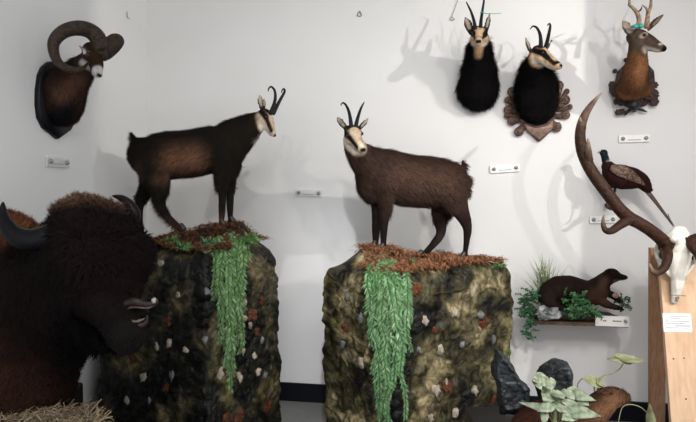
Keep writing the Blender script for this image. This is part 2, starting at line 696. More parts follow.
ls = [(161, 263, 3.5, 1), (203, 251, 4, 2), (207, 291, 4.5, 2), (179, 295, 3.5, 1), (169, 343, 3.5, 1), (185, 350, 3.2, 1), (157, 346, 3, 1),
      (244, 303, 3.5, 1), (240, 336, 4.2, 1), (243, 351, 3, 1), (220, 374, 4.2, 1), (239, 377, 4.2, 1), (258, 372, 3.5, 1), (265, 375, 3.5, 2),
      (254, 356, 3, 1), (144, 377, 4, 1), (172, 375, 3.5, 2), (127, 400, 3.5, 1), (205, 340, 3, 2), (262, 340, 3, 2), (250, 325, 3, 1), (150, 400, 3, 2), (245, 318, 3, 1)]
for i, (x, y, r, k) in enumerate(ls):
    stone_on(bvh_l, ped_l, x, y, r, STONE if k == 1 else STONE2, i)
for i, (x, y, r) in enumerate([(251, 315, 6), (266, 407, 7), (239, 416, 7), (226, 419, 6), (257, 330, 4.5), (168, 321, 5), (166, 388, 4), (133, 358, 4.5), (262, 300, 4)]):
    moss_on(bvh_l, ped_l, x, y, r, RMOSS, i * 9)
rs = [(424.5, 321, 4, 1), (440, 349, 5.2, 1), (454, 313, 4, 1), (473, 291, 3.6, 1), (480, 315, 4, 2), (435.5, 389, 5.5, 1), (474.5, 390, 4, 1), (361, 318, 5, 2),
      (362, 363, 5.5, 1), (348, 297, 4, 2), (446, 384, 4, 1), (455, 412, 4, 1), (462, 345, 3.5, 2), (419, 350, 3.5, 2), (493, 340, 4, 2), (343, 345, 4, 2), (430, 418, 4.5, 1), (410, 300, 3, 2)]
for i, (x, y, r, k) in enumerate(rs):
    stone_on(bvh_r, ped_r, x, y, r, STONE if k == 1 else STONE2, i + 40)
for i, (x, y, r) in enumerate([(416, 290, 6.5), (446, 386, 7.5), (483, 323, 6.5), (345, 328, 6), (492, 400, 5), (435, 330, 3.5)]):
    moss_on(bvh_r, ped_r, x, y, r, RMOSS, 90 + i * 9)
for i, (x, y) in enumerate([(334, 322), (508, 352)]):
    moss_on(bvh_r, ped_r, x, y, 3.5, GMOSS, 190 + i * 9)


def top_cover(name, label, cat, c, per, topz, n, inner, col1, col2, seg, hgt=.035, region=None, lenr=(.02, .06), lumps=()):
    """loose fibre litter lying over a pedestal top"""
    rr = random.Random(seg)
    mb = MB()
    for k in range(n):
        a = per[rr.randrange(len(per))]
        s = inner + (.93 - inner) * math.sqrt(rr.random())
        p = c + (a - c) * s
        if region and not region(p):
            continue
        z = topz(p) if s < .96 else topz(p) - .02
        z += .004 + hgt * max(0, noise.noise(Vector((p.x * 10, p.y * 10, seg)))) * rr.random()
        b = Vector((p.x, p.y, z))
        th = rr.uniform(0, 6.28)
        L = rr.uniform(*lenr)
        d = Vector((math.cos(th), math.sin(th), rr.uniform(-.25, .55))).normalized()
        sd = d.cross(Vector((rr.uniform(-.4, .4), rr.uniform(-.4, .4), 1))).normalized() * rr.uniform(.0012, .003)
        t = rr.random()
        g = rr.uniform(.6, 1.3)
        cl = tuple((col1[j] * (1 - t) + col2[j] * t) * g for j in range(3))
        mdp = b + d * L * .5 + Vector((0, 0, L * .12))
        e = b + d * L - Vector((0, 0, L * .2))
        mb.add([b - sd, b + sd, mdp + sd, mdp - sd, e], [(0, 1, 2, 3), (3, 2, 4)], cl)
    for (q, r) in lumps:
        g = rr.uniform(.5, .9)
        mb.ball((q.x, q.y, topz(q) + r * .15), (r, r, r * .55), None, 12, tuple(v * g for v in col1), jit=.5, seed=rr.randrange(99))
    o = mb.build(name, FIBRE, None, smooth=False, vcol=True)
    return tag(o, label, cat, None, 'stuff')


def rand_in(c, per, s0, s1):
    a = per[random.randrange(len(per))]
    return c + (a - c) * random.uniform(s0, s1)


FH = Vector((-math.sin(YAW), math.cos(YAW), 0))
top_cover('dried_moss', 'reddish brown dried moss strewn over the top of the dark left pedestal', 'moss', c_l, per_l, top_l, 5200, .1,
          (.085, .032, .016), (.16, .08, .04), 21, lumps=[(rand_in(c_l, per_l, .55, .93), random.uniform(.02, .045)) for _ in range(26)])
top_cover('coconut_fibre', 'rust brown coconut fibre heaped on top of the middle pedestal around the hooves', 'fibre', c_r, per_r, top_r, 7600, .1,
          (.17, .065, .03), (.33, .16, .085), 22, hgt=.06, lenr=(.03, .08), region=lambda p: (p - camxy(-.05, 3.1)).length > .16, lumps=[(rand_in(c_r, per_r, .5, .9), random.uniform(.02, .045)) for _ in range(16)])


def sprig(mb, base, d, L, leafL, leafW, n, col, droop=.3, rr=random, stemcol=None, twod=False, lw=.45):
    """one leafy stem added to a mesh builder"""
    d = Vector(d).normalized()
    pts = []
    p = Vector(base); v = d.copy()
    for k in range(6):
        pts.append(p.copy())
        p = p + v * L / 5
        v = (v + Vector((rr.uniform(-.12, .12), rr.uniform(-.12, .12), -droop * .35))).normalized()
    mb.tube(pts, [.0014] * 6, n=4, sub=1, col=stemcol or tuple(x * .6 for x in col))
    for k in range(n):
        t = (k + .5) / n * 4.99
        i = int(t); q = pts[i].lerp(pts[i + 1], t - i)
        ax = (pts[i + 1] - pts[i]).normalized()
        th = rr.uniform(0, 6.28)
        o = ax.orthogonal().normalized()
        o = Matrix.Rotation(th, 3, ax) @ o
        ld = (o * .9 + ax * .55).normalized()
        sd = ax.cross(ld).normalized()
        g = rr.uniform(.6, 1.35)
        cl = tuple(x * g for x in col)
        l = leafL * rr.uniform(.7, 1.2); ww = leafW * lw
        nn = ld.cross(sd)
        mb.add([q, q + ld * l * .35 + sd * ww + nn * l * .05, q + ld * l, q + ld * l * .35 - sd * ww + nn * l * .05], [(0, 1, 2), (0, 2, 3)], cl)


LEAFV = mat('foliage', (.1, .3, .1), .5, vcol=True, spec=.3)

# green moss sprigs on the pedestal tops
for (bv, pts, lab) in ((top_l, [(c_l, A(186, 240, 3.0), 16), (c_l, A(252, 243, 3.2), 14), (c_l, A(209, 236, 3.05), 12), (c_l, A(172, 243, 3.1), 10)], 'left'),
                       (top_r, [(c_r, A(497, 270, 3.16), 9), (c_r, A(412, 264, 3.0), 8)], 'right')):
    for i, (cc, q, n) in enumerate(pts):
        mb = MB()
        for k in range(n * 2):
            b = Vector((q.x + max(-.04, min(.03, random.gauss(0, .02))), q.y + random.gauss(0, .02), 0)); b.z = bv(b) + .0
            b.z = min(b.z, q.z + .02)
            sprig(mb, b, (random.uniform(-1, 1), random.uniform(-1, 1), .8), .038 if lab == 'right' else .055, .016, .009, 16, (.10, .20, .06) if i != 2 else (.09, .26, .12), .8)
        labs = {('left', 0): 'green moss sprig on the left pedestal, nearest the middle of its front rim',
                ('left', 1): 'olive moss sprig at the right shoulder of the left pedestal',
                ('left', 2): 'green sprig at the head of the vine on the left pedestal',
                ('left', 3): 'green moss sprig on the left pedestal between hind hoof and rim',
                ('right', 0): 'yellow-green moss sprig on the far right rim of the middle pedestal',
                ('right', 1): 'small green sprig in the fibre on the middle pedestal, beneath the belly'}
        tag(mb.build('moss_sprig', LEAFV, None, smooth=False, vcol=True), labs[(lab, i)], 'moss', 'green sprigs on the pedestal tops')


def hanging_vine(label, bvh, topf, spec, col):
    """spec: (x_top, y_top, x_bottom, y_bottom)"""
    x0, y0 = spec[0][0], spec[0][1]
    p0, _ = hit(bvh, x0, y0 + 8)
    t = thing('hanging_vine', label, 'artificial plant', p0, 'hanging vines on the pedestals')
    for i, (xa, ya, xb, yb) in enumerate(spec):
        pts = []
        K = 10
        for k in range(K + 1):
            u = k / K
            x = xa + (xb - xa) * u + 1.3 * math.sin(u * 5 + i * 2.3)
            y = ya + (yb - ya) * u
            p, nn = hit(bvh, x, y)
            if p is None:
                p = A(x, y, 2.95); nn = -F
            p = p + Vector((nn.x, nn.y, 0)).normalized() * (.015 + .012 * ((i * 37) % 5)) + (Vector((0, 0, .012)) if k < 2 else Vector())
            pts.append(p)
        # hang clear of the face
        mb = MB()
        L = sum((pts[k + 1] - pts[k]).length for k in range(K))
        mb.tube(pts, [.0022] * (K + 1), n=5, sub=2, col=tuple(x * .5 for x in col))
        n = int(L / .0042)
        for q in range(n):
            u = q / n * (K - .001); k = int(u)
            b = pts[k].lerp(pts[k + 1], u - k)
            ax = (pts[k + 1] - pts[k]).normalized()
            nn = (CAM - b).normalized()
            s_ = ax.cross(nn).normalized() * (1 if q % 2 else -1)
            g = random.uniform(.55, 1.35)
            g2 = random.random() ** 2 * .8
            l = random.uniform(.020, .044) * (1 - .45 * (q / n) ** 2)
            d = (s_ * random.uniform(.6, 1) + ax * random.uniform(.5, 1) + nn * random.uniform(-.2, .7)).normalized()
            sd = d.cross(nn).normalized() * l * .12
            m_ = b + d * l * .45
            mb.add([b, m_ + sd, b + d * l - Vector((0, 0, l * .2)), m_ - sd], [(0, 1, 2), (0, 2, 3)], tuple((x * (1 - g2) + y * g2) * g for x, y in zip(col, (.24, .34, .20))))
        mb.build('strand', LEAFV, t, smooth=False, vcol=True)
    return t


hanging_vine('green feathery artificial vine trailing down the near edge of the left pedestal', bvh_l, top_l,
             [(212, 247, 213, 300), (216, 238, 216, 330), (220, 236, 219, 365), (223, 234, 222, 350), (226, 233, 224, 375), (229, 234, 227, 385), (232, 235, 229, 372),
              (236, 237, 231, 352), (239, 240, 234, 330), (241, 244, 237, 310), (219, 240, 217, 345), (227, 238, 226, 392), (214, 244, 212, 318), (233, 241, 234, 345)], (.065, .155, .035))
hanging_vine('long green feathery artificial vine trailing down the front of the middle pedestal', bvh_r, top_r,
             [(371, 272, 370, 305), (374, 266, 376, 345), (377, 263, 381, 372), (380, 261, 381, 416), (384, 260, 386, 418), (387, 260, 389, 426), (391, 260, 393, 424), (394, 262, 399, 415),
              (398, 264, 400, 372), (401, 267, 404, 350), (405, 272, 408, 322), (383, 264, 383, 385), (390, 264, 391, 412), (377, 268, 375, 322), (396, 266, 398, 352), (386, 262, 388, 430), (392, 262, 394, 398), (394, 262, 396, 362), (389, 260, 391, 408), (388, 262, 392, 350), (382, 262, 379, 395)], (.075, .19, .06))

# ---------------------------------------------------------------- animals: horned heads


def ear_axes(M, b, tp):
    d = (tp - b).normalized()
    fac = M.to_3x3() @ Vector((1, 0, 0)) - F * .6
    fac = (fac - d * fac.dot(d)).normalized()
    return d, fac, d.cross(fac), (tp - b).length


def goat_head(fl, M, s, kind='chamois', ears=((.5, .5), (.5, .5)), earlen=.10):
    """adds the skull of a goat-like head to a body; M: x to the nose, y to its left, z up"""
    T = lambda x, y, z: M @ Vector((x * s, y * s, z * s))
    side = M.to_3x3() @ Vector((0, 1, 0))
    w = {'chamois': 1.0, 'roe': .95, 'ram': 1.12}[kind]
    fl.ball(T(-.01, 0, .0), (.062 * s, .046 * s * w, .052 * s), M, 14)
    fl.tube([T(.0, 0, .006), T(.06, 0, -.006), T(.11, 0, -.018), T(.15, 0, -.028)],
            [(.041 * s * w, .046 * s), (.033 * s * w, .037 * s), (.024 * s * w, .026 * s), (.021 * s * w, .020 * s)], side, 14)
    fl.tube([T(-.005, 0, -.03), T(.06, 0, -.038), T(.135, 0, -.046)], [(.032 * s, .03 * s), (.022 * s, .022 * s), (.012 * s, .011 * s)], side, 12)
    for q in (1, -1):
        fl.ball(T(.028, .032 * q * w, .020), (.022 * s, .013 * s, .015 * s), M, 10)
        fl.ball(T(.015, .030 * q * w, -.022), (.035 * s, .018 * s, .024 * s), M, 10)
        b, tp, wd = ears[0] if q == 1 else ears[1]
        d, fac, sd, L = ear_axes(M, b, tp)
        fl.tube([b - d * L * .12, b + d * L * .25 - fac * L * .05, b + d * L * .6 - fac * L * .02, b + d * L], [(wd * .55, .010), (wd * .95, .0075), (wd, .0065), (.004, .004)], sd, 14)


def head_paint(M, s, kind, ears=((.5, .5), (.5, .5)), earlen=.10, orange=0):
    T = lambda x, y, z: tuple(M @ Vector((x * s, y * s, z * s)))
    L = []
    if kind == 'chamois':
        cream = (.62, .50, .37)
        fore = (.66, .46, .29) if orange else (.62, .47, .33)
        if orange:
            cream = (.60, .42, .27)
        dark = (.022, .013, .010)
        L += [(T(-.06, 0, .0), T(-.03, 0, .0), .07 * s, .02 * s, dark)]
        L += [(T(.0, 0, -.02), T(.15, 0, -.03), .062 * s, .012 * s, cream)]
        L += [(T(.03, 0, .035), T(.10, 0, .01), .028 * s, .008 * s, fore)]
        for q in (1, -1):
            L += [(T(-.05, .045 * q, .012), T(.03, .042 * q, .012), .020 * s, .006 * s, dark),
                  (T(.03, .042 * q, .012), T(.125, .028 * q, -.020), .018 * s, .006 * s, (.035, .018, .012))]
        L += [(T(-.01, .035, .05), T(-.01, -.035, .05), .02 * s, .008 * s, (.03, .017, .012))]
        L += [(T(.165, .008, -.022), T(.165, -.008, -.022), .011 * s, .004 * s, (.012, .009, .009))]
        L += [(T(-.0, .03, -.048), T(.10, .0, -.062), .018 * s, .008 * s, (.70, .64, .54)), (T(-.0, -.03, -.048), T(.10, .0, -.062), .018 * s, .008 * s, (.70, .64, .54))]
        if orange:
            L += [(T(.138, .02, -.010), T(.138, -.02, -.010), .012 * s, .005 * s, (.02, .012, .01))]
            for q in (1, -1):
                L += [(T(.035, .040 * q, .014), T(.07, .036 * q, .0), .021 * s, .005 * s, dark)]
        ein, eout = (.42, .36, .28), (.045, .03, .022)
    elif kind == 'roe':
        L += [(T(-.08, 0, 0), T(.06, 0, .0), .09 * s, .02 * s, (.10, .070, .048))]
        L += [(T(.02, 0, .04), T(.12, 0, .01), .035 * s, .012 * s, (.050, .036, .028))]
        L += [(T(.02, 0, -.05), T(.13, 0, -.06), .022 * s, .01 * s, (.40, .36, .31))]
        for q in (1, -1):
            L += [(T(.025, .045 * q, .005), T(.035, .045 * q, .026), .016 * s, .005 * s, (.36, .30, .24))]
            L += [(T(.128, .02 * q, -.012), T(.135, .01 * q, -.008), .008 * s, .004 * s, (.40, .36, .32))]
        L += [(T(.15, .01, -.028), T(.17, -.01, -.028), .022 * s, .005 * s, (.006, .006, .008))]
        ein, eout = (.30, .24, .20), (.09, .065, .045)
    else:
        L += [(T(-.08, 0, 0), T(.11, 0, 0), .10 * s, .02 * s, (.050, .026, .018))]
        L += [(T(.145, 0, -.02), T(.17, 0, -.03), .036 * s, .010 * s, (.58, .56, .54))]
        L += [(T(.03, .03, -.055), T(.03, -.03, -.055), .02 * s, .01 * s, (.5, .47, .43))]
        for q in (1, -1):
            L += [(T(.02, .046 * q, .004), T(.04, .046 * q, .004), .012 * s, .006 * s, (.22, .14, .10))]
        L += [(T(.172, .006, -.024), T(.172, -.006, -.024), .011 * s, .003 * s, (.02, .016, .018))]
        ein, eout = (.55, .52, .48), (.10, .08, .06)
    for q in (1, -1):
        b, tp, wd = ears[0] if q == 1 else ears[1]
        d, fac, sd, Le = ear_axes(M, b, tp)
        L += [(tuple(b + d * Le * .15), tuple(b + d * Le), wd * 1.15, .003 * s, eout)]
        L += [(tuple(b + d * Le * .25 + fac * .012 * s), tuple(b + d * Le * .8 + fac * .010 * s), wd * .62, .003 * s, ein)]
    return L


def add_eyes(M, s, parent, y=.038, x=.032, z=.014, r=.0105):
    for q in (1, -1):
        MB().ball(M @ Vector((x * s, y * q * s, z * s)), r * s, M, 12).build('eye', EYE, parent)


def goat_horn(M, s, parent, q, pts, r0=.0125, rings=True, m=None, r1=.003):
    T = lambda x, y, z: M @ Vector((x * s, y * q * s, z * s))
    n = len(pts)
    MB().tube([T(*p) for p in pts], [(r0 + (r1 - r0) * (i / (n - 1)) ** .8) * s for i in range(n)], n=12, sub=8).build('horn', m or HORN, parent)


HOOK = [(.0, .016, .035), (.012, .022, .085), (.016, .034, .14), (-.002, .046, .185), (-.035, .052, .198), (-.058, .053, .172)]
STRAIGHT = [(.0, .016, .035), (.008, .026, .09), (.008, .042, .14), (-.004, .058, .19), (-.022, .066, .215), (-.04, .068, .20)]


def standing_chamois(label, feet, spec):
    t = thing('chamois', label, 'chamois', spec['root'], 'standing chamois on the pedestals')
    fl = MB()
    M, s = spec['M'], spec['s']
    for pts, rad in spec['tubes']:
        fl.tube(pts, rad, F, 16)
    for c, r in spec['balls']:
        fl.ball(c, r, Matrix((R, F, U)).transposed(), 14)
    goat_head(fl, M, s, 'chamois', spec['ears'])
    me = remesh(fl, .0085, 3)
    layers = spec['layers'] + head_paint(M, s, 'chamois', spec['ears'])
    hc = np.array(M.translation)

    def lenf(p):
        L = np.full(len(p), .042)
        for a, b, r, l in spec['lens']:
            L[seg_dist(p, a, b) < r] = l
        d = seg_dist(p, tuple(M @ Vector((-.02, 0, 0))), tuple(M @ Vector((.16 * s, 0, -.03 * s))))
        L[d < .085 * s] = .0045
        # ears and face almost bare
        for eb, et, ew in spec['ears']:
            L[seg_dist(p, tuple(eb), tuple(et)) < ew * 1.5] = .003
        z = (p - hc) @ np.array(M.to_3x3() @ Vector((0, 0, 1)))
        L[(np.linalg.norm(p - hc, axis=1) < .17 * s) & (z > .03 * s)] = .004
        return L
    furred('body', me, spec['base'], layers, t, FUR, 34000, .04, .0016, spec['flow'], .30, lenf, .32, .55, (.004, 14), 1.5)
    add_eyes(M, s, t)
    for pts in spec['horns']:
        goat_horn(Matrix.Identity(4), 1, t, 1, pts, .0145)
    HOOF = mat('hoof', (.015, .012, .010), .5)
    for p, d in feet:
        MB().tube([p + Vector((0, 0, .03)), p + d * .012 + Vector((0, 0, .008))], [(.017, .015), (.022, .018)], F, 10).build('hoof', HOOF, t)
    return t


# ---- left chamois, in profile, looking right
d0 = 3.30
a = lambda x, y, o=0: A(x, y, d0 + o)
r = lambda v: P(v, d0)
tubes = [
    ([a(141, 152), a(152, 155), a(170, 155), a(192, 153), a(214, 149), a(233, 148)],
     [(.075, r(15)), (.105, r(21)), (.115, r(23.5)), (.12, r(23)), (.11, r(23)), (.085, r(19))]),
    ([a(224, 146), a(236, 137), a(248, 128.5), a(260, 120)], [(.085, r(21)), (.07, r(19.5)), (.055, r(15)), (.043, r(9.5))]),
    ([a(228, 150), a(231, 165), a(229, 176)], [(.07, r(12)), (.06, r(11)), (.04, r(7))]),
    # fore legs
    ([a(222, 158, -.05), a(222, 175, -.055), a(222.5, 195, -.055), a(222, 208, -.05), a(221.5, 220, -.045), a(221, 225, -.045)],
     [r(10), r(7), r(4.2), (r(3.8), r(3.6)), r(2.6), r(3)]),
    ([a(230, 158, .05), a(230, 175, .05), a(230, 195, .045), a(230, 206, .04), a(230.5, 217, .04), a(230.7, 222, .04)],
     [r(9), r(6.5), r(4), r(3.6), r(2.5), r(3)]),
    # near hind leg
    ([a(152, 158, -.06), a(157, 176, -.07), a(160, 190, -.065), a(160, 204, -.05), a(168, 217, -.045), a(177, 226, -.045), a(181, 230, -.045)],
     [(.05, r(17)), (.05, r(14)), (.035, r(8.5)), (.024, r(5.5)), r(3.6), r(3), r(3.2)]),
    # far hind leg
    ([a(150, 158, .05), a(151, 175, .065), a(147, 188, .06), a(139, 205, .055), a(139.5, 220, .06), a(141.5, 234, .06), a(142.5, 240, .06)],
     [(.05, r(15)), (.045, r(11)), (.035, r(7.5)), (.022, r(5)), r(3.3), r(2.8), r(3)]),
    ([a(137, 143), a(133, 137), a(131, 133)], [r(3.5), r(2.6), r(1.4)]),
]
ML = frame(a(265.5, 117.5), R * .56 - U * .70 - F * .42, U * .70 + R * .60 - F * .12)
sL = .95
left = dict(root=(a(180, 232).x, a(180, 232).y, a(180, 232).z), M=ML, s=sL, tubes=tubes, balls=[(a(148, 156), (.11, .1, .12))], ears=((a(263.5, 108, .04), a(264.5, 98, .07), .018), (a(261.5, 108, -.03), a(259.3, 93.5, -.05), .022)),
            base=(.022, .017, .012),
            layers=[(a(176, 158, -.1), a(196, 156, -.1), .07, .085, (.16, .08, .048)), (a(160, 178, -.1), a(192, 176, -.1), .03, .03, (.095, .05, .032)),
                    (a(140, 165, -.1), a(141, 175, -.1), .035, .03, (.06, .034, .024)),
                    (a(150, 133), a(226, 126), .018, .02, (.014, .009, .008)),
                    (a(221, 195, -.05), a(221, 222, -.05), .018, .01, (.09, .042, .028)), (a(168, 217, -.05), a(181, 231, -.05), .02, .012, (.06, .03, .022)),
                    (a(250, 135), a(258, 141), .03, .02, (.50, .42, .33)) if False else (a(255, 138), a(262, 138), .02, .015, (.50, .42, .33))],
            lens=[(a(165, 180), a(210, 176), .06, .05), (a(222, 200), a(230, 215), .10, .010), (a(160, 205), a(182, 231), .05, .010), (a(139, 205, .06), a(142, 240, .06), .05, .010),
                  (a(220, 192), a(232, 200), .05, .012), (a(131, 138), a(133, 133), .02, .035), (a(228, 122), a(238, 116), .022, .045), (a(172, 184), a(186, 184), .035, .075)],
            horns=[[a(x, y, o) for x, y, o in [(270.5, 113, -.03), (273.5, 106, -.035), (275.3, 98, -.04), (274.6, 90.5, -.05), (271.3, 86.8, -.05), (268.8, 88.5, -.05), (268.2, 91, -.05)]],
                   [a(x, y, o) for x, y, o in [(273.5, 113, .0), (277.5, 105, .01), (281.5, 97.5, .02), (284.6, 91.8, .02), (284, 89, .02), (282.2, 90, .01), (281.6, 92.6, .01)]]],
            flow=lambda p: np.tile(np.array(-R * .8 - U * .75), (len(p), 1)))
standing_chamois('dark brown chamois with hooked horns standing in profile facing right, on the left pedestal',
                 [(a(221.5, 225, -.045), R), (a(231, 222, .04), R), (a(181.5, 230, -.045), R), (a(143, 240, .06), R)], left)

# ---- right chamois, body to the right, head turned to the viewer
d1 = 3.22
b = lambda x, y, o=0: A(x, y, d1 + o)
r = lambda v: P(v, d1)
tubes = [
    ([b(456, 182), b(446, 182), b(430, 182), b(405, 180), b(383, 173.5), b(368, 170)],
     [(.075, r(17)), (.11, r(23)), (.12, r(25)), (.125, r(26)), (.11, r(25)), (.08, r(19))]),
    ([b(376, 168), b(365, 160, -.03), b(356, 149, -.04), b(351.5, 139, -.04)], [(.09, r(21)), (.07, r(16)), (.055, r(11.5)), (.047, r(9))]),
    ([b(371, 175), b(370, 188), b(373, 197)], [(.075, r(16)), (.065, r(13)), (.05, r(9))]),
    ([b(379, 184, .05), b(378, 203, .05), b(376.5, 222, .045), b(376, 233, .04), b(375.5, 243, .035), b(375, 246.5, .03)],
     [r(11), r(7.5), r(4.3), r(3.8), r(2.8), r(3)]),
    ([b(386, 184, -.05), b(385, 205, -.05), b(384, 225, -.05), b(383.5, 236, -.05), b(383.5, 246, -.05), b(383.5, 249, -.05)],
     [r(11), r(7), r(4), r(3.7), r(2.7), r(3)]),
    ([b(452, 182, -.05), b(455, 200, -.065), b(461, 212, -.065), b(467, 227, -.06), b(466.5, 240, -.055), b(465, 253, -.05), b(464.5, 258, -.05)],
     [(.055, r(20)), (.05, r(14)), (.034, r(8.5)), (.023, r(5)), r(3.4), r(2.9), r(3.1)]),
    ([b(446, 184, .05), b(443, 205, .065), b(440, 218, .06), b(441, 233, .055), b(432, 246, .05), b(424, 254, .05), b(421.5, 256.5, .05)],
     [(.05, r(17)), (.045, r(13)), (.032, r(8)), (.022, r(5)), r(3.4), r(2.9), r(3.1)]),
    ([b(461, 170), b(464, 166), b(462.5, 161)], [r(3.5), r(3), r(1.3)]),
]
MR = frame(b(353, 135, -.07), -F * .80 + R * .30 - U * .45, U * .85 - F * .45 - R * .04)
sR = 1.12
right = dict(root=tuple(b(420, 257)), M=MR, s=sR, tubes=tubes, balls=[(b(450, 182), (.11, .1, .13)), (b(377, 172), (.09, .1, .12))], ears=((b(360, 128, -.05), b(368.8, 118, -.06), .021), (b(345.5, 128, -.05), b(336.6, 116.5, -.06), .023)),
             base=(.058, .034, .025),
             layers=[(b(362, 165), b(370, 200), .05, .05, (.028, .016, .013)), (b(395, 172, -.1), b(445, 178, -.1), .07, .06, (.090, .052, .036)),
                     (b(383, 150), b(454, 161), .02, .02, (.035, .02, .016)),
                     (b(376, 205), b(376, 245), .05, .03, (.022, .013, .011)), (b(384, 205, -.05), b(384, 245, -.05), .035, .02, (.022, .013, .011)),
                     (b(463, 215, -.05), b(465, 256, -.05), .05, .03, (.024, .014, .012)), (b(440, 215, .05), b(423, 254, .05), .05, .03, (.020, .012, .010)),
                     (b(457, 195), b(466, 190), .03, .03, (.10, .05, .035)),
                     (b(352, 150, -.12), b(351, 153, -.12), .028, .012, (.60, .50, .38)), (b(341, 150, -.03), b(358, 188, -.03), .012, .02, (.015, .010, .009))],
             lens=[(b(375, 215), b(385, 250), .10, .010), (b(462, 207, -.05), b(466, 258, -.05), .085, .010), (b(441, 228, .05), b(421, 257, .05), .06, .010),
                   (b(372, 215), b(390, 210), .03, .012), (b(463, 165), b(463, 161), .03, .035), (b(372, 147), b(380, 148), .02, .045)],
             horns=[(-1, HOOK), (1, STRAIGHT)],
             flow=lambda p: np.tile(np.array(R * .8 - U * .75), (len(p), 1)))
right['horns'] = [[b(x, y, o) for x, y, o in [(351.3, 128, -.08), (350.4, 119, -.07), (348.3, 110, -.05), (345.4, 104.5, -.04), (342.5, 102.8, -.04), (340.9, 105.3, -.05)]],
                  [b(x, y, o) for x, y, o in [(355.5, 128, -.08), (357.5, 119, -.07), (360.3, 110, -.05), (362.6, 105, -.04), (364.2, 102.2, -.01)]]]
standing_chamois('brown chamois with its head turned to the viewer standing on the middle pedestal',
                 [(b(375, 246.5, .03), -F * .5 - R), (b(383, 249, -.05), -F * .5 - R), (b(464, 258, -.05), -R), (b(421, 256.5, .05), -R)], right)

# ---- wall mounts


def bust(name, label, cat, M, s, kind, neck, balls, root, base, layers, ears, earlen, n, L, wd, flow, lens, group=None, lump=(.011, 18), voxel=.007, dense=.3):
    t = thing(name, label, cat, root, group)
    fl = MB()
    for pts, rad, sd in neck:
        fl.tube(pts, rad, sd, 16)
    for c, rr_, mm in balls:
        fl.ball(c, rr_, mm, 14)
    goat_head(fl, M, s, kind, ears, earlen)
    me = remesh(fl, voxel, 3)
    hc = np.array(M.translation)

    def lenf(p):
        Ln = np.full(len(p), L)
        d = seg_dist(p, tuple(M @ Vector((-.01 * s, 0, 0))), tuple(M @ Vector((.16 * s, 0, -.03 * s))))
        Ln[d < .088 * s] = .0035
        z = (p - hc) @ np.array(M.to_3x3() @ Vector((0, 0, 1)))
        Ln[(np.linalg.norm(p - hc, axis=1) < .17 * s) & (z > .03 * s)] = .0035
        for eb, et, ew in ears:
            Ln[seg_dist(p, tuple(eb), tuple(et)) < ew * 1.5] = .003
        for a_, b_, r_, l_ in lens:
            Ln[seg_dist(p, a_, b_) < r_] = l_
        return Ln
    furred('body', me, base, layers + head_paint(M, s, kind, ears, earlen, orange=(kind == 'chamois')), t, FUR, n, L, wd, flow, .42, lenf, .38, .5, lump, 1.4)
    add_eyes(M, s, t)
    return t


down = lambda p: np.tile(np.array(-U * 1.0 - F * .1), (len(p), 1))
dk = (.012, .010, .012)
# chamois head without a plaque
c1 = BW(479, 83)
dw = (c1 - CAM).dot(F)
r = lambda v: P(v, 3.6)
M1 = frame(A(479.4, 34.5, 3.34), -F * .84 - U * .40 - R * .24, U * .9 - F * .38 - R * .06)
t1 = bust('chamois_head_mount', 'black-necked chamois head facing the viewer, mounted without a plaque, green tag on a horn', 'hunting trophy', M1, 1.0, 'chamois',
          [([A(478, 88, 3.63), A(478.5, 72, 3.57), A(479, 56, 3.48), A(479, 40, 3.37)], [(r(19.5), .10), (r(15.5), .09), (r(11), .07), (r(9), .055)], R)],
          [(A(478.5, 89, 3.655), (r(19.5), .09, r(20)), Matrix((R, F, U)).transposed())], tuple(c1), dk,
          [(tuple(A(478.5, 50, 3.34)), tuple(A(478, 58, 3.38)), .045, .012, (.52, .32, .18))], ((A(485.5, 31, 3.34), A(490, 12.6, 3.35), .0185), (A(471, 32, 3.34), A(465, 17, 3.35), .0195)), .105, 18000, .055, .0016, down, [(tuple(A(478.5, 48, 3.36)), tuple(A(478, 58, 3.40)), .06, .008)])
for pts in ([(475.2, 29, 0), (474.2, 22, 0), (471.5, 13, .02), (468.3, 6, .04), (466.3, 2.2, .05)], [(480.4, 29, 0), (481, 21, 0), (482.2, 12, .02), (483.6, 3, .04), (484.3, -4, .05), (483.3, -8, .03)]):
    goat_horn(Matrix.Identity(4), 1, t1, 1, [A(x, y, 3.31 + o) for x, y, o in pts], .0135, r1=.0035)
GREEN = mat('green_plastic', (.02, .28, .20), .4)
tg = MB(); tg.tube([A(480.5, 12.6, 3.33), A(484, 13.2, 3.30), A(493, 13.6, 3.30), A(501, 13.1, 3.31)], [.004, .0025, .0022, .0022], n=6)
tg.ball(A(482, 12.6, 3.33), (.011, .011, .011), None, 8)
tg.build('tag', GREEN, t1)['label'] = 'green plastic tag'

# chamois head on a carved shield
c2 = BW(538, 92)
M2 = frame(A(540.3, 54.5, 3.31), R * .60 - F * .60 - U * .46, U * .85 + R * .25 - F * .3)
t2 = bust('chamois_head_mount', 'chamois head turned right on a carved brown leaf-edged shield', 'hunting trophy', M2, 1.0, 'chamois',
          [([A(536, 96, 3.57), A(535.5, 82, 3.52), A(535.5, 70, 3.44), A(537, 58, 3.34)], [(r(19.5), .095), (r(18.5), .09), (r(13), .075), (r(9.5), .055)], R)],
          [(A(537, 102, 3.59), (r(19), .085, r(18)), Matrix((R, F, U)).transposed())], tuple(c2), dk,
          [(tuple(A(542, 74, 3.28)), tuple(A(548, 76, 3.30)), .032, .012, (.50, .30, .17)), (tuple(A(539, 110, 3.46)), tuple(A(541, 114, 3.46)), .02, .02, (.04, .024, .02))], ((A(546.5, 50, 3.37), A(552, 40, 3.41), .013), (A(531, 52, 3.31), A(525.2, 37.3, 3.31), .0175)), .105, 18000, .058, .0016, down, [])
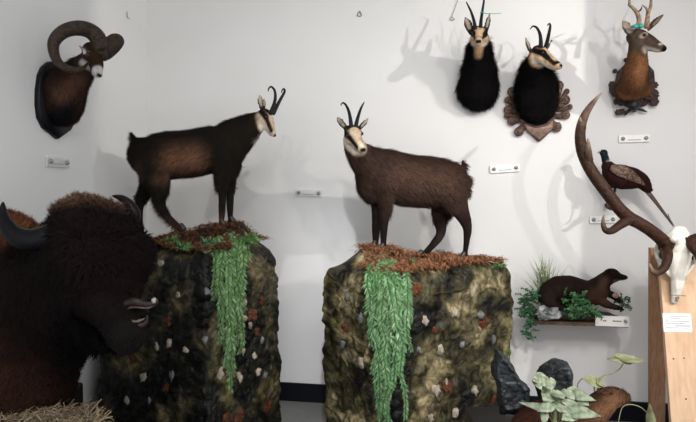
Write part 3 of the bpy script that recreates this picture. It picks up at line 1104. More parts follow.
for pts in ([(540.5, 50, 0), (540.8, 41, 0), (539.6, 33, 0), (536.4, 27.5, .0), (532.8, 26.3, 0), (530.3, 29, 0)], [(545, 49, .03), (547.3, 41, .04), (549.3, 32, .05), (550.3, 26, .05), (549.3, 23.6, .05), (547.4, 25.5, .05)]):
    goat_horn(Matrix.Identity(4), 1, t2, 1, [A(x, y, 3.30 + o) for x, y, o in pts], .0155)
CARVED = mat('carved_walnut', (.045, .024, .018), .38, noise_scale=40, col2=(.16, .085, .06), bump=.6)
CARVE2 = mat('pale_carved_wood', (.20, .12, .085), .4, noise_scale=30, col2=(.33, .22, .17), bump=.3)
sh = [(519, 84), (522, 76), (538, 72), (554, 78), (557, 86), (556, 104), (554, 119), (552, 130), (540, 141.5), (538, 142), (527, 132), (522, 122), (518, 104)]
nB = Vector((0, -1, 0))
MB().prism([BW(x, y, .001) for x, y in sh], nB, .025, bev=.006).build('shield', CARVED, t2)
MB().prism([BW(x, y, .026) for x, y in [(521.5, 121.5), (530, 124), (538, 126), (546, 124), (553, 119), (552, 129), (539, 140), (526, 130)]], nB, .03, bev=.012).build('shield_boss', CARVE2, t2)['label'] = 'pale polished front of the shield'
MB().tube([BW(x, y, .05) for x, y in [(521, 120), (530, 125), (538, 126.5), (546, 124), (554, 117)]], [.012] * 5, n=8).build('rim', CARVED, t2)


def oak_lobe(p, q, w_, off, name, t, m):
    """a carved leaf finger from p to q (pixels) with a curled round end and a raised vein"""
    P0, P1 = BW(*p, off), BW(*q, off)
    v = P1 - P0
    s_ = v.cross(nB).normalized()
    w_ *= 1.25
    mb = MB()
    mb.tube([P0 + nB * .004, P0 + v * .5 + s_ * w_ * .15 + nB * .012, P1 + nB * .018], [(w_ * .6, .010), (w_ * .8, .012), (w_ * 1.0, .014)], s_, 12)
    mb.ball(P1 + nB * .022, (w_ * 1.15, .014, w_ * 1.15), None, 12, jit=.1)
    mb.ball(P1 + nB * .034, (w_ * .55, .010, w_ * .55), None, 10)
    mb.tube([P0 + nB * .018, P0 + v * .5 + nB * .028, P1 + nB * .03], [.004, .005, .003], n=6)
    mb.build(name, m, t)


for i, (p, q, w_) in enumerate([((519, 104), (511.5, 92), .023), ((518, 108), (507.5, 100.5), .018), ((520, 113), (508, 110), .023), ((520, 117), (506.5, 116), .015),
                                ((524, 120), (511.5, 121.5), .022), ((527, 124), (518.5, 132), .024), ((516, 98), (513, 95), .02),
                                ((556, 100), (558.5, 86), .022), ((557, 104), (566, 92), .014), ((556, 108), (565, 100.5), .022), ((556, 111), (569, 107.5), .014),
                                ((553, 116), (565, 115.5), .022), ((550, 120), (556, 127.5), .025)]):
    oak_lobe(p, q, w_, .004, 'carved_leaf', t2, CARVED)

# roe deer head
c3 = BW(634, 88)
M3 = frame(A(639, 38, 3.150), R * .70 - F * .58 - U * .42, U * .88 + R * .34 - F * .2)
r = lambda v: P(v, 3.3)
t3 = bust('roe_deer_head_mount', 'tan roe deer head with small antlers on a dark carved plaque, looking right', 'hunting trophy', M3, 1.02, 'roe',
          [([A(633.5, 88, 3.42), A(634.5, 76, 3.260), A(637, 62, 3.210), A(637.5, 50, 3.170), A(638, 41, 3.150)], [(r(16.5), .08), (r(11), .085), (r(9), .07), (r(8.4), .058), (r(8), .05)], R)],
          [(A(626, 92, 3.40), (r(8), .06, r(8)), Matrix((R, F, U)).transposed()), (A(643, 90, 3.40), (r(8), .06, r(8)), Matrix((R, F, U)).transposed())], tuple(c3), (.215, .095, .042),
          [(tuple(A(624, 95, 3.230)), tuple(A(628, 92, 3.230)), .018, .012, (.36, .22, .13)), (tuple(A(636, 62, 3.140)), tuple(A(638, 92, 3.200)), .012, .02, (.27, .13, .065)),
           (tuple(A(648, 50, 3.3)), tuple(A(652, 90, 3.250)), .02, .03, (.11, .055, .03))], ((A(650, 28, 3.230), A(663.5, 14.5, 3.260), .024), (A(631.5, 33, 3.150), A(622, 20, 3.140), .037)), .115, 17000, .016, .0012, down, [], lump=(.003, 20))
ANTL = mat('roe_antler', (.10, .06, .035), .6, noise_scale=60, col2=(.30, .21, .13), bump=.7)
mb = MB()
mb.tube([A(638, 27, 3.150), A(639, 20, 3.150), A(637, 13, 3.140), A(632.5, 7.5, 3.130), A(629.5, 4.5, 3.120), A(629.8, -4, 3.120), A(630.5, -10, 3.120)], [.017, .013, .012, .009, .008, .005, .002], n=10)
mb.tube([A(630, 5.5, 3.120), A(628.6, 5.8, 3.2), A(627.6, 5.2, 3.090)], [.005, .003, .001], n=6)
mb.tube([A(636.5, 13, 3.140), A(640.5, 10, 3.2), A(642, 6, 3.080)], [.009, .006, .0015], n=6)
mb.build('antler', ANTL, t3)
mb = MB()
mb.tube([A(646.5, 26, 3.170), A(647.5, 19, 3.170), A(648.3, 12, 3.170), A(650.5, 7, 3.180), A(651, 0, 3.190), A(651, -10, 3.3)], [.017, .013, .012, .010, .007, .003], n=10)
mb.tube([A(648, 14, 3.170), A(646, 8, 3.120), A(641.5, 5, 3.2)], [.009, .006, .0015], n=6)
mb.build('antler', ANTL, t3)
TEAL = mat('teal_plastic', (.02, .22, .18), .5)
MB().ball(A(636, 26.3, 3.090), (.020, .013, .014), None, 10, jit=.5).ball(A(640.5, 25.8, 3.090), (.018, .012, .013), None, 10, jit=.5, seed=4).build('tag', TEAL, t3)['label'] = 'teal tag tied between the antlers'
PLQ = mat('dark_carved_plaque', (.016, .009, .009), .42, noise_scale=50, col2=(.075, .035, .028), bump=.7)
MB().prism([BW(x, y, .001) for x, y in [(627, 62), (634, 58), (645, 62), (653, 72), (654, 84), (652, 98), (645, 106), (634, 110), (624, 106), (616, 98), (614, 84), (617, 72)]], nB, .025, bev=.006).build('plaque', PLQ, t3)
for x, y in [(615, 71), (626, 60), (651, 71)]:
    MB().ball(BW(x, y, .02), (.016, .014, .016), None, 10).build('plaque_knob', PLQ, t3)
i = 0
for x0, x1, y0, y1 in ((611.5, 623, 84, 115), (645, 656, 84, 108)):
    for k in range(17):
        x = random.uniform(x0, x1); y = random.uniform(y0, y1)
        q = BW(x, y, .03)
        mb = MB().ball(q, (.020, .016, .020), None, 10, jit=.3, seed=i)
        for g in range(6):
            th = g * 1.047
            mb.ball(q + Vector((math.cos(th) * .016, -.010, math.sin(th) * .016)), (.009, .008, .009), None, 6)
        mb.build('carved_acorn', PLQ, t3); i += 1
DKM = mat('blackened_wood', (.012, .010, .012), .4)
MB().tube([BW(634, 95, .055), BW(634, 99, .06), BW(634, 106, .06), BW(634, 109.5, .05)], [(.036, .03), (.042, .035), (.040, .033), (.025, .02)], R, 14).build('barrel_carving', DKM, t3)
for p, q in (((631, 109), (624.5, 115.5)), ((637, 109), (647, 112))):
    MB().tube([BW(*p, .03), BW((p[0] + q[0]) / 2, (p[1] + q[1]) / 2 - .5, .045), BW(*q, .03)], [(.008, .006), (.013, .008), (.003, .003)], None, 8).build('carved_leaf', DKM, t3)

# ram (mouflon) on the left wall
t4p = LW(54, 100)
t4 = None
r = lambda v: P(v, 3.0)
M4 = frame(A(92, 54, 2.92), R * .56 - F * .50 - U * .70, U * .66 + R * .6 - F * .2)
nL = Vector((1, 0, 0))
t4 = bust('ram_head_mount', 'brown ram head with great curled ringed horns on a black shield, on the left wall', 'hunting trophy', M4, 1.08, 'ram',
          [([A(59, 100, 3.08), A(64, 92, 3.04), A(73, 80, 3.0), A(84, 66, 2.96), A(91, 57, 2.93)], [(.085, r(27)), (.10, r(25)), (.085, r(17)), (.065, r(11)), (.05, r(9))], F)],
          [(A(62, 108, 3.06), (r(18), .09, r(17)), Matrix((R, F, U)).transposed())], tuple(t4p), (.055, .030, .022),
          [(tuple(A(56, 118, 3.0)), tuple(A(74, 112, 2.95)), .07, .04, (.012, .009, .012)), (tuple(A(60, 92, 2.93)), tuple(A(80, 80, 2.9)), .045, .04, (.12, .062, .04)),
           (tuple(A(88, 62, 2.9)), tuple(A(84, 90, 2.9)), .02, .02, (.02, .012, .012))], ((A(100, 50, 3.0), A(104, 46, 3.02), .012), (A(87, 54, 2.9), A(79, 45.5, 2.86), .0165)), .085, 18000, .032, .0015,
          lambda p: np.tile(np.array(-U * 1.0 - R * .35), (len(p), 1)), [])
sp = [(54, 61), (46, 62), (40, 67), (36.5, 75), (34.5, 90), (34.3, 105), (36, 118), (41, 128), (49, 134), (55, 139), (61, 135), (68, 130), (73, 120), (76, 105), (76, 90), (73, 75), (68, 67), (61, 62)]
MB().prism([LW(x, y, .001) for x, y in sp], nL, .03, bev=.008).build('shield', mat('black_lacquer', (.003, .003, .005), .4, spec=.2), t4)
RAMH = mat('ringed_ram_horn', (.020, .013, .009), .65, noise_scale=60, col2=(.050, .034, .024), spec=.25, bump=.5)


def ring_horn(pts, rads, parent):
    pts = [Vector(p) for p in pts]
    mb = MB()
    mb.tube(pts, rads, n=16, sub=22)
    nn = 16
    rows = (len(mb.v)) // nn
    for i in range(rows):
        g = 1 + .045 * math.sin(i * 1.9)
        ring = mb.v[i * nn:(i + 1) * nn]
        c = [sum(v[j] for v in ring) / nn for j in range(3)]
        for k in range(nn):
            mb.v[i * nn + k] = tuple(c[j] + (ring[k][j] - c[j]) * g for j in range(3))
    mb.build('horn', RAMH, parent)


q = lambda x, y, o: A(x, y, 2.93 + o)
ring_horn([q(101, 49, -.02), q(97, 37, -.04), q(88, 30, -.06), q(76, 28.2, -.10), q(63, 32, -.13), q(54, 42, -.15), q(54.5, 55, -.15), q(61, 65, -.16), q(72, 69.5, -.18), q(83, 68, -.21), q(88, 62.5, -.24)],
          [r(8), r(7.8), r(7.4), r(6.8), r(6), r(5.2), r(4.4), r(3.6), r(2.9), r(2), r(.7)], t4)
ring_horn([q(103, 53, .0), q(108, 47, .03), q(115, 40.5, .08), q(118.5, 41.5, .15), q(116, 49, .22), q(109, 58, .25)],
          [r(8), r(7.6), r(6.6), r(5.4), r(3.6), r(1.5)], t4)

# ---------------------------------------------------------------- bison bust resting on straw
dB = 2.0
B_ = lambda x, y, o=0: A(x, y, dB + o)
r = lambda v: P(v, dB)
MBn = frame(B_(86, 262, .02), R * .62 - F * .42 - U * .60, U * .72 + R * .42 - F * .45)
T = lambda x, y, z: MBn @ Vector((x, y, z))
sd = MBn.to_3x3() @ Vector((0, 1, 0))
tb = thing('bison', 'huge dark woolly bison with black horns and open mouth, lower left corner', 'bison', tuple(B_(10, 405, .1)))
fl = MB()
fl.ball(T(-.02, 0, .0), (.19, .175, .19), MBn, 20)
fl.tube([T(0, 0, .0), T(.15, 0, -.01), T(.28, 0, -.005), T(.365, 0, -.015)], [(.155, .17), (.12, .13), (.088, .088), (.072, .066)], sd, 20)
fl.ball(T(.375, 0, -.02), (.035, .07, .045), MBn, 16)
fl.tube([T(.04, 0, -.11), T(.17, 0, -.105), T(.33, 0, -.085)], [(.09, .075), (.06, .05), (.045, .03)], sd, 16)
fl.ball(T(.02, 0, .12), (.13, .15, .11), MBn, 16, jit=.25)
fl.ball(T(.11, 0, .09), (.10, .13, .085), MBn, 16, jit=.3)
fl.ball(B_(101, 226, .10), (.125, .12, .095), None, 16, jit=.2)
fl.ball(B_(121, 256, .02), (.12, .11, .13), None, 16, jit=.15)
fl.ball(B_(88, 217, .16), (.12, .13, .085), None, 16, jit=.2)
fl.tube([B_(100, 290, .05), B_(99, 318, .02), B_(98, 335, .03), B_(97, 350, .06)], [r(28), r(22), r(14), r(6)], None, 16)
fl.tube([B_(84, 275, .12), B_(44, 297, .24), B_(18, 300, .28), B_(4, 303, .28)], [(.24, r(58)), (.28, r(79)), (.29, r(99)), (.29, r(102))], F, 24)
fl.tube([B_(62, 320, .16), B_(42, 360, .22), B_(30, 408, .26)], [(.16, r(36)), (.17, r(36)), (.16, r(36))], F, 20)
fl.tube([B_(10, 330, .28), B_(10, 396, .28)], [(.25, r(72)), (.25, r(62))], F, 20)
for q in (1, -1):
    fl.ball(T(.10, .105 * q, .05), (.04, .03, .03), MBn, 12)
    fl.ball(T(.365, .045 * q, .005), (.028, .02, .022), MBn, 10)
eb = B_(30, 252, .06)
fl.tube([B_(44, 250, .05), B_(28, 254, .02), B_(10, 262, .02), B_(2, 266, .03)], [(r(8), .02), (r(11), .018), (r(9), .014), (r(3), .008)], U, 12)
me = remesh(fl, .016, 4)


def bis_len(p):
    L = np.full(len(p), .042)
    L[seg_dist(p, tuple(B_(100, 222, .05)), tuple(T(.12, 0, .10))) < .16] = .045
    d = seg_dist(p, tuple(T(.22, 0, -.03)), tuple(T(.40, 0, -.04)))
    L[d < .13] = .014
    L[seg_dist(p, tuple(T(.37, 0, -.02)), tuple(T(.39, 0, -.04))) < .066] = .0
    L[seg_dist(p, tuple(T(.36, 0, -.085)), tuple(T(.37, 0, -.085))) < .03] = .0
    L[seg_dist(p, tuple(B_(104, 335)), tuple(B_(92, 372, .06))) < .14] = .055
    return L


def bis_flow(p):
    v = np.tile(np.array(-U * 1.0), (len(p), 1))
    top = p[:, 2] > B_(80, 235).z
    v[top] = np.array(U * .55 - R * .25 - F * .3)
    return v


bis_layers = [(tuple(B_(-60, 200, .35)), tuple(B_(28, 215, .3)), .26, .10, (.16, .062, .030)),
              (tuple(B_(-20, 300, .1)), tuple(B_(22, 400, .1)), .16, .12, (.050, .022, .014)),
              (tuple(B_(60, 198, .1)), tuple(B_(112, 200, .1)), .075, .05, (.15, .085, .05)),
              (tuple(T(-.05, 0, .02)), tuple(T(.36, 0, -.05)), .165, .05, (.011, .006, .006)),
              (tuple(T(.37, 0, -.01)), tuple(T(.39, 0, -.04)), .075, .012, (.018, .013, .012)),
              (tuple(B_(103, 240, -.1)), tuple(B_(110, 290, -.1)), .11, .07, (.020, .009, .009)),
              (tuple(B_(100, 330)), tuple(B_(92, 374, .06)), .16, .06, (.008, .006, .008))]
furred('body', me, (.018, .010, .009), bis_layers, tb, FUR, 90000, .04, .0017, bis_flow, .7, bis_len, .8, .6, (.016, 13), 1.5)
for q in (1, -1):
    MB().ball(T(.115, .118 * q, .045), .017, MBn, 14).build('eye', EYE, tb)
BH = mat('bison_horn', (.0025, .0025, .0035), .35, noise_scale=50, bump=.3, spec=.14)
MB().tube([B_(66, 236, -.05), B_(50, 237, -.09), B_(33, 240, -.11), B_(18, 237, -.12), B_(8, 228, -.12), B_(3, 216, -.11), B_(3, 203, -.10)],
          [r(13), r(12.5), r(11), r(9.5), r(7.5), r(5), r(1.2)], n=16, sub=8).build('horn', BH, tb)
MB().tube([B_(122, 232, .22), B_(131, 222, .22), B_(134, 213, .22), B_(129, 204, .22), B_(121, 198, .22), B_(113, 196, .22)],
          [r(9), r(8.5), r(7), r(5.5), r(3.8), r(1)], n=16, sub=8).build('horn', BH, tb)
# muzzle: lips, mouth, nostrils
LIP = mat('pale_lips', (.022, .013, .011), .34, noise_scale=45, col2=(.11, .07, .058), bump=.4)
LIPD = mat('dark_lip_skin', (.006, .004, .0035), .5, noise_scale=50, col2=(.032, .019, .015), bump=.5, spec=.25)
LIPP = mat('pale_lip_skin', (.30, .24, .20), .4, noise_scale=40, col2=(.42, .36, .32))
CFb = Matrix((R, F, U)).transposed()
MOUTH = mat('mouth_dark', (.004, .002, .002), .7, spec=.1)
dm = MBn.to_3x3() @ Vector((1, 0, 0))
LM = lambda x, y, o=0: A(x, y, (T(.36, 0, -.06) - CAM).dot(F) - .035 + o)
MB().ball(LM(137, 313, .035), (r(12), .035, r(7)), Matrix((R, F, U)).transposed(), 14).build('mouth_cavity', MOUTH, tb)
MB().tube([LM(122, 314, .02), LM(124, 306, .0), LM(133, 302, -.012), LM(142, 303.5, -.015), LM(150, 305, -.01), LM(155, 302, .0), LM(154, 298.5, .01)],
          [r(1.5), r(3), r(4), r(3.2), r(3), r(3.2), r(1.8)], n=12).build('upper_lip', LIPD, tb)
MB().tube([LM(125, 311, .0), LM(131, 307.5, -.018), LM(140, 307.6, -.02), LM(148, 308, -.018), LM(154, 305, -.012)], [r(.8), r(1.1), r(.9), r(1.1), r(.6)], n=8).build('lip_edge', LIP, tb)
MB().ball(LM(154, 300.5, -.02), (r(2.2), .008, r(2.6)), CFb, 10, jit=.3).build('lip_tip', LIPP, tb)['label'] = 'pale tip of the upper lip'
MB().tube([LM(122, 313, .02), LM(126, 319, .0), LM(132, 324, -.01), LM(140, 325.5, -.01), LM(146, 322, .0), LM(147, 316, .01)],
          [r(1.5), r(2.6), r(3.2), r(3.2), r(2.2), r(1.2)], n=12).build('lower_lip', LIPD, tb)
MB().tube([LM(126, 316, .0), LM(131, 320.5, -.022), LM(138, 321.5, -.024), LM(144, 318.5, -.012)], [r(.8), r(1.3), r(1.2), r(.7)], n=8).build('lip_edge', LIP, tb)
MB().ball(LM(140, 320, .0), (r(4), .012, r(1.2)), Matrix((R, F, U)).transposed(), 10, jit=.3).build('teeth', mat('teeth', (.12, .11, .09), .35), tb)
MB().tube([LM(127, 332, .02), LM(136, 333, .005), LM(145, 331, .015)], [r(.9)] * 3, n=8).build('chin_fold', LIP, tb)
MB().ball(LM(139, 305, -.005), (r(6.5), .012, r(3)), Matrix((R, F, U)).transposed(), 10).build('nostril', mat('wet_nose', (.006, .003, .003), .6, spec=.15), tb)

# straw bed with its plinth
zs = B_(40, 413, -.02).z - .075
cs = B_(-22, 408, .15)
pc = Vector((cs.x, cs.y, 0))
MBX = Matrix((R, FH, Vector((0, 0, 1)))).transposed()
foot = [(-1.80, 1.82), (-.90, 1.82), (-.97, 2.06), (-1.17, 2.11), (-1.28, 2.48), (-1.78, 2.48)]
pl = MB().prism([camxy(x_, d_) for x_, d_ in foot], (0, 0, 1), zs, bev=.01).build('plinth', mat('black_plinth', (.006, .006, .007), .6, spec=.2), None, smooth=False)
tag(pl, 'black plinth under the bison and its straw, lower left corner', 'plinth')
STRAW = mat('straw', (.4, .3, .18), .7, vcol=True, spec=.3)
mb = MB()
for k in range(4200):
    x_, d_ = random.uniform(-1.76, -.88), random.uniform(1.84, 2.12)
    if x_ > -.93 - (d_ - 1.84) * .2 or (d_ > 2.05 and x_ > -1.03):
        continue
    bpt = camxy(x_, d_)
    bpt.z = zs + .006 + random.random() * .03
    th = random.uniform(0, 6.28)
    L = random.uniform(.03, .08)
    d = Vector((math.cos(th), math.sin(th), random.uniform(-.05, .45))).normalized() * L
    s_ = d.cross(Vector((random.uniform(-1, 1), random.uniform(-1, 1), 1))).normalized() * random.uniform(.0009, .002)
    g = random.uniform(.3, 1.1)
    mb.add([bpt - s_, bpt + s_, bpt + d + s_, bpt + d - s_], [(0, 1, 2, 3)], (.36 * g, .27 * g, .17 * g))
tag(mb.build('straw', STRAW, None, smooth=False, vcol=True), 'loose pale straw spread under the bison in the lower left corner', 'straw', None, 'stuff')

# ---------------------------------------------------------------- label plates and small hooks
ACR = mat('frosted_plate', (.84, .84, .84), .3, spec=.5, alpha=.5)
ACRW = mat('white_plate', (.90, .88, .85), .35, spec=.5)
STEEL = mat('steel_standoff', (.32, .32, .32), .4, metal=.6)
INK = mat('grey_print', (.22, .22, .22), .6)


def plate(p0, p1, h, nrm, label, m=ACR):
    v = (p1 - p0)
    x = v.normalized(); z = Vector((0, 0, 1)); z = (z - x * z.dot(x)).normalized()
    c = (p0 + p1) / 2
    t = thing('label_plate', label, 'label', tuple(c), 'label plates fixed with two screws')
    L = v.length
    Mx = Matrix((x, nrm, z)).transposed()
    MB().box(c + nrm * .014, L / 2, .003, h / 2, Mx).build('plate', m, t, smooth=False, bevel=.0008)
    for q in (-1, 1):
        MB().tube([c + x * q * (L / 2 - .026) + nrm * .001, c + x * q * (L / 2 - .026) + nrm * .021], [.0135, .0135], None, 16, sub=1).build('screw', STEEL, t)
    MB().box(c + nrm * .0176 - z * h * .20, L * .21, .0005, .0022, Mx).build('print', INK, t, smooth=False)
    return t


nB = Vector((0, -1, 0)); nL = Vector((1, 0, 0))
plate(LW(44.5, 161.3), LW(67, 163), .056, nL, 'small label plate on the left wall below the ram head')
plate(BW(296, 192.6), BW(322.5, 193.4), .050, nB, 'label plate on the bare wall between the two standing chamois')
plate(BW(490, 169.5), BW(519.5, 167.6), .054, nB, 'label plate on the wall below the black-necked chamois head', ACRW)
plate(BW(618, 139.2), BW(649, 138.2), .050, nB, 'label plate on the wall below the roe deer head', ACRW)
plate(BW(589, 219.6), BW(616, 219), .050, nB, 'label plate on the wall below the pheasant, partly behind the big antler', ACRW)
WIRE = mat('hook_wire', (.15, .15, .15), .4, metal=.5)
mb = MB(); p = BW(359.5, 14, .006)
mb.tube([p + Vector((0, 0, .02)), p + Vector((-.016, 0, -.010)), p + Vector((.014, 0, -.013)), p + Vector((.002, 0, .02))], [.0028] * 4, n=6)
tag(mb.build('wall_hook', WIRE, None), 'tiny triangular wire hook high on the wall above the right chamois', 'hook')
mb = MB(); p = BW(452, 18, .01)
mb.tube([p + Vector((.0, 0, .012)), p + Vector((-.014, 0, -.012)), p + Vector((.018, 0, -.012)), p + Vector((.0, 0, .012)), BW(455, 8, .01), BW(459, -4, .01)], [.002] * 6, n=6)
tag(mb.build('wall_hook', WIRE, None), 'wire hanger on the wall just left of the tagged chamois head', 'hook')
mb = MB(); p = LW(129, 16, .008)
mb.tube([LW(127, 12, .01), LW(127.5, 17, .01), LW(129.5, 18.5, .01)], [.0025] * 3, n=6)
tag(mb.build('wall_hook', WIRE, None), 'tiny wire hook on the left wall, above and right of the ram horns', 'hook')

# ---------------------------------------------------------------- pheasant
dp = 3.40
q = lambda x, y, o=0: A(x, y, dp + o)
r = lambda v: P(v, dp)
tp = thing('pheasant', 'cock pheasant with red face, white neck ring and long tail on the wall', 'bird', tuple(q(612, 205)))
fl = MB()
fl.tube([q(607.5, 166), q(613, 173.5), q(622, 177), q(633, 178.5), q(642, 182), q(648, 190)], [(.035, r(6)), (.055, r(11)), (.06, r(12.5)), (.055, r(11)), (.04, r(8)), (.02, r(4))], F, 16)
fl.tube([q(609, 170), q(606.5, 163), q(604.5, 157), q(603.6, 153.5)], [(.035, r(6.5)), (.022, r(4)), (.018, r(3.4)), (.017, r(3.3))], F, 14)
fl.ball(q(603.2, 152.5), (.026, .018, .02), Matrix((R, F, U)).transposed(), 12)
fl.tube([q(612, 184), q(612.5, 191)], [(.022, r(4)), (.012, r(2.2))], F, 10)
me = remesh(fl, .005, 2)
furred('body', me, (.042, .014, .014), [(tuple(q(603, 152)), tuple(q(606, 158)), .030, .006, (.010, .030, .042)), (tuple(q(606.2, 161.5)), tuple(q(607.8, 160.5)), .020, .004, (.55, .55, .52)),
                                       (tuple(q(602.3, 152, -.04)), tuple(q(603.5, 152, -.04)), .026, .004, (.30, .02, .015)),
                                       (tuple(q(625, 163)), tuple(q(642, 172)), .03, .015, (.11, .065, .035)), (tuple(q(608, 188)), tuple(q(640, 192)), .02, .02, (.014, .009, .012))],
       tp, FUR, 6000, .018, .0022, lambda p: np.tile(np.array(R - U * .4), (len(p), 1)), .12, None, .15, .5, (0, 1))
mb = MB()
W = [(611, 168), (617, 165), (627, 168.5), (637, 174), (642, 182), (636, 184), (625, 181), (615, 176)]
mb.tube([q(611, 168, -.05), q(619, 170, -.062), q(629, 174.5, -.06), q(638, 180, -.05), q(645, 185.5, -.035)], [(.006, r(3)), (.010, r(6)), (.010, r(6)), (.006, r(3.2)), (.002, r(.6))], F, 14)
mb.build('wing', mat('pheasant_wing', (.035, .016, .012), .65, noise_scale=65, col2=(.17, .10, .06), bump=.6, ramp=(.42, .6)), tp)
mb = MB()
for o, e in ((0, (677.5, 231)), (-.008, (673, 226)), (.01, (668, 217)), (-.004, (660, 208))):
    P0 = q(641, 184, o); P1 = q(*e, o + .02)
    mb.tube([P0, P0.lerp(P1, .4) + U * .006, P1], [(.006, .020), (.004, .012), (.002, .003)], F, 10)
mb.build('tail', mat('pheasant_tail', (.035, .02, .013), .6, noise_scale=70, col2=(.16, .10, .06), stretch=(1, 1, 1)), tp)
MB().tube([q(600.6, 151.6), q(598.8, 152), q(597.5, 153.4)], [.008, .006, .0015], n=8).build('beak', mat('beak', (.30, .27, .20), .4), tp)
for o in (-.02, .02):
    MB().ball(q(602.3, 151, o), .0045, None, 8).build('eye', EYE, tp)
LEGM = mat('bird_leg', (.09, .075, .06), .6)
for o, dx in ((-.02, 0), (.02, 2)):
    mb = MB().tube([q(612.5 + dx, 189, o), q(612.5 + dx, 196, o), q(610.5 + dx, 203.5, o)], [.008, .005, .005], n=8)
    for dd in (-3, 0, 3):
        mb.tube([q(610.5 + dx, 203, o), q(610.5 + dd + dx, 205.4, o - .02)], [.004, .002], n=6)
    mb.build('leg', LEGM, tp)
br = MB().tube([q(606, 204, .30 - .0), q(608, 206.5, .12), q(611, 208, .0), q(615, 208.5, -.06), q(618, 206, -.1)], [.014, .016, .016, .013, .008], n=10).build('perch', mat('dark_bark', (.02, .014, .010), .8, noise_scale=40, bump=.8), None)
tag(br, 'short dark branch under the feet of the pheasant', 'perch')

# ---------------------------------------------------------------- otter on its little shelf
do = 3.42
q = lambda x, y, o=0: A(x, y, do + o)
r = lambda v: P(v, do)
CF = Matrix((R, F, U)).transposed()
p0, p1 = BW(533, 327, .27), BW(628.5, 325, .27)
zb = (p0.z + p1.z) / 2
sx0, sx1 = p0.x, p1.x
ts = thing('wall_shelf', 'narrow wall shelf with a white label front, carrying the otter', 'shelf', ((sx0 + sx1) / 2, -.1, zb))
SHD = .27
ztop_s = zb + .025
MB().box(((sx0 + sx1) / 2, -SHD / 2 - .001, zb + .0125), (sx1 - sx0) / 2, SHD / 2, .0125).build('board', mat('shelf_board', (.10, .055, .03), .6, noise_scale=20, col2=(.20, .12, .07)), ts, smooth=False, bevel=.002)
fx0 = sx1 - .205
MB().box(((fx0 + sx1) / 2, -SHD - .004, zb + .040), (sx1 - fx0) / 2, .003, .034).build('label_front', ACRW, ts, smooth=False)
for xx in (sx1 - .022,):
    MB().tube([(xx, -SHD - .005, zb + .045), (xx, -SHD - .014, zb + .045)], [.011, .011], None, 14, sub=1).build('screw', STEEL, ts)
for k, (x_, w_) in enumerate(((fx0 + .045, .022), (fx0 + .105, .055))):
    MB().box((x_ + w_ / 2, -SHD - .0075, zb + .042), w_ / 2, .0006, .004).build('print', INK, ts, smooth=False)
# bark slab
mb = MB()
zt = ztop_s + .001
mb.ball(((sx0 + sx1) / 2 - .06, -.17, ztop_s + .027), (.30, .105, .028), None, 28, jit=.22, seed=8)
tag(mb.build('bark_slab', mat('dark_bark', (.02, .014, .010), .8), None), 'dark bark slab lying on the wall shelf under the otter', 'bark')
dsf = lambda x, y, o=0: q(x, y, o)
to = thing('otter', 'dark brown otter lying on the wall shelf with raised head and pale paw', 'otter', tuple(q(580, 312)))
fl = MB()
fl.tube([q(550, 294), q(557, 291), q(570, 291), q(583, 293), q(594, 293.5), q(602, 289)], [(.06, r(10)), (.08, r(15)), (.085, r(15.5)), (.08, r(13.5)), (.07, r(12)), (.05, r(8.5))], F, 18)
fl.tube([q(593, 289), q(601, 283), q(608, 278), q(615, 276)], [(.06, r(9.5)), (.052, r(8.2)), (.045, r(7.2)), (.038, r(6))], F, 16)
fl.ball(q(611.5, 275), (r(8), .046, r(6.8)), CF, 16)
fl.tube([q(613, 275), q(620, 277), q(625.2, 277.3)], [(.036, r(5.2)), (.028, r(3.8)), (.018, r(2.4))], F, 14)
fl.tube([q(552, 292, -.03), q(548, 300, -.05), q(556, 306, -.06), q(568, 308, -.06)], [(.03, r(7)), (.03, r(7)), (.022, r(3.6)), (.018, r(2.5))], F, 14)
fl.tube([q(548, 286), q(543, 292, -.01), q(542, 301, -.02), q(550, 306.5, -.04), q(562, 306.5, -.05), q(573, 308, -.05)], [r(6), r(4.5), r(3.5), r(3), r(2.2), r(1)], F, 12)
fl.tube([q(596, 295, -.03), q(603, 302, -.05), q(611, 306, -.06), q(619, 308, -.06)], [(.03, r(6)), (.024, r(4.5)), (.018, r(3.2)), (.015, r(2.6))], F, 12)
fl.tube([q(600, 289, .02), q(608, 293, .01), q(615, 297, -.01), q(620, 302, -.02)], [(.03, r(5.5)), (.022, r(4)), (.016, r(3.4)), (.012, r(2.4))], F, 12)
for oo, yy in ((-.06, 309.5), (-.02, 303.5)):
    for dy in (-1.4, 0, 1.4):
        fl.tube([q(618, yy - 2 + dy * .5, oo), q(623, yy - 1 + dy, oo - .01)], [r(1.1), r(.7)], F, 8)
for oo in (-.036, .036):
    fl.ball(q(608.5, 270.5, oo), (r(1.6), .008, r(1.8)), CF, 8)
me = remesh(fl, .0065, 3)
furred('body', me, (.030, .016, .012), [(tuple(q(590, 296, -.05)), tuple(q(606, 300, -.05)), .05, .03, (.075, .036, .022)), (tuple(q(604, 280, -.05)), tuple(q(602, 288, -.05)), .03, .025, (.09, .05, .032)),
                                        (tuple(q(614, 280.5, -.03)), tuple(q(622, 280.5)), .014, .010, (.17, .12, .085)), (tuple(q(626, 276.8)), tuple(q(627, 277)), .009, .003, (.01, .009, .009)),
                                        (tuple(q(615, 295.5, -.05)), tuple(q(616.5, 297, -.05)), .022, .006, (.34, .22, .17))],
       to, FUR, 16000, .010, .0011, lambda p: np.tile(np.array(-R - U * .25), (len(p), 1)), .2, None, .2, .45, (.002, 20), 1.4)
for oo in (-.036, .036):
    MB().ball(q(616, 273.2, oo * .9), .005, None, 10).build('eye', EYE, to)
pw = q(615.7, 295.4, -.045)
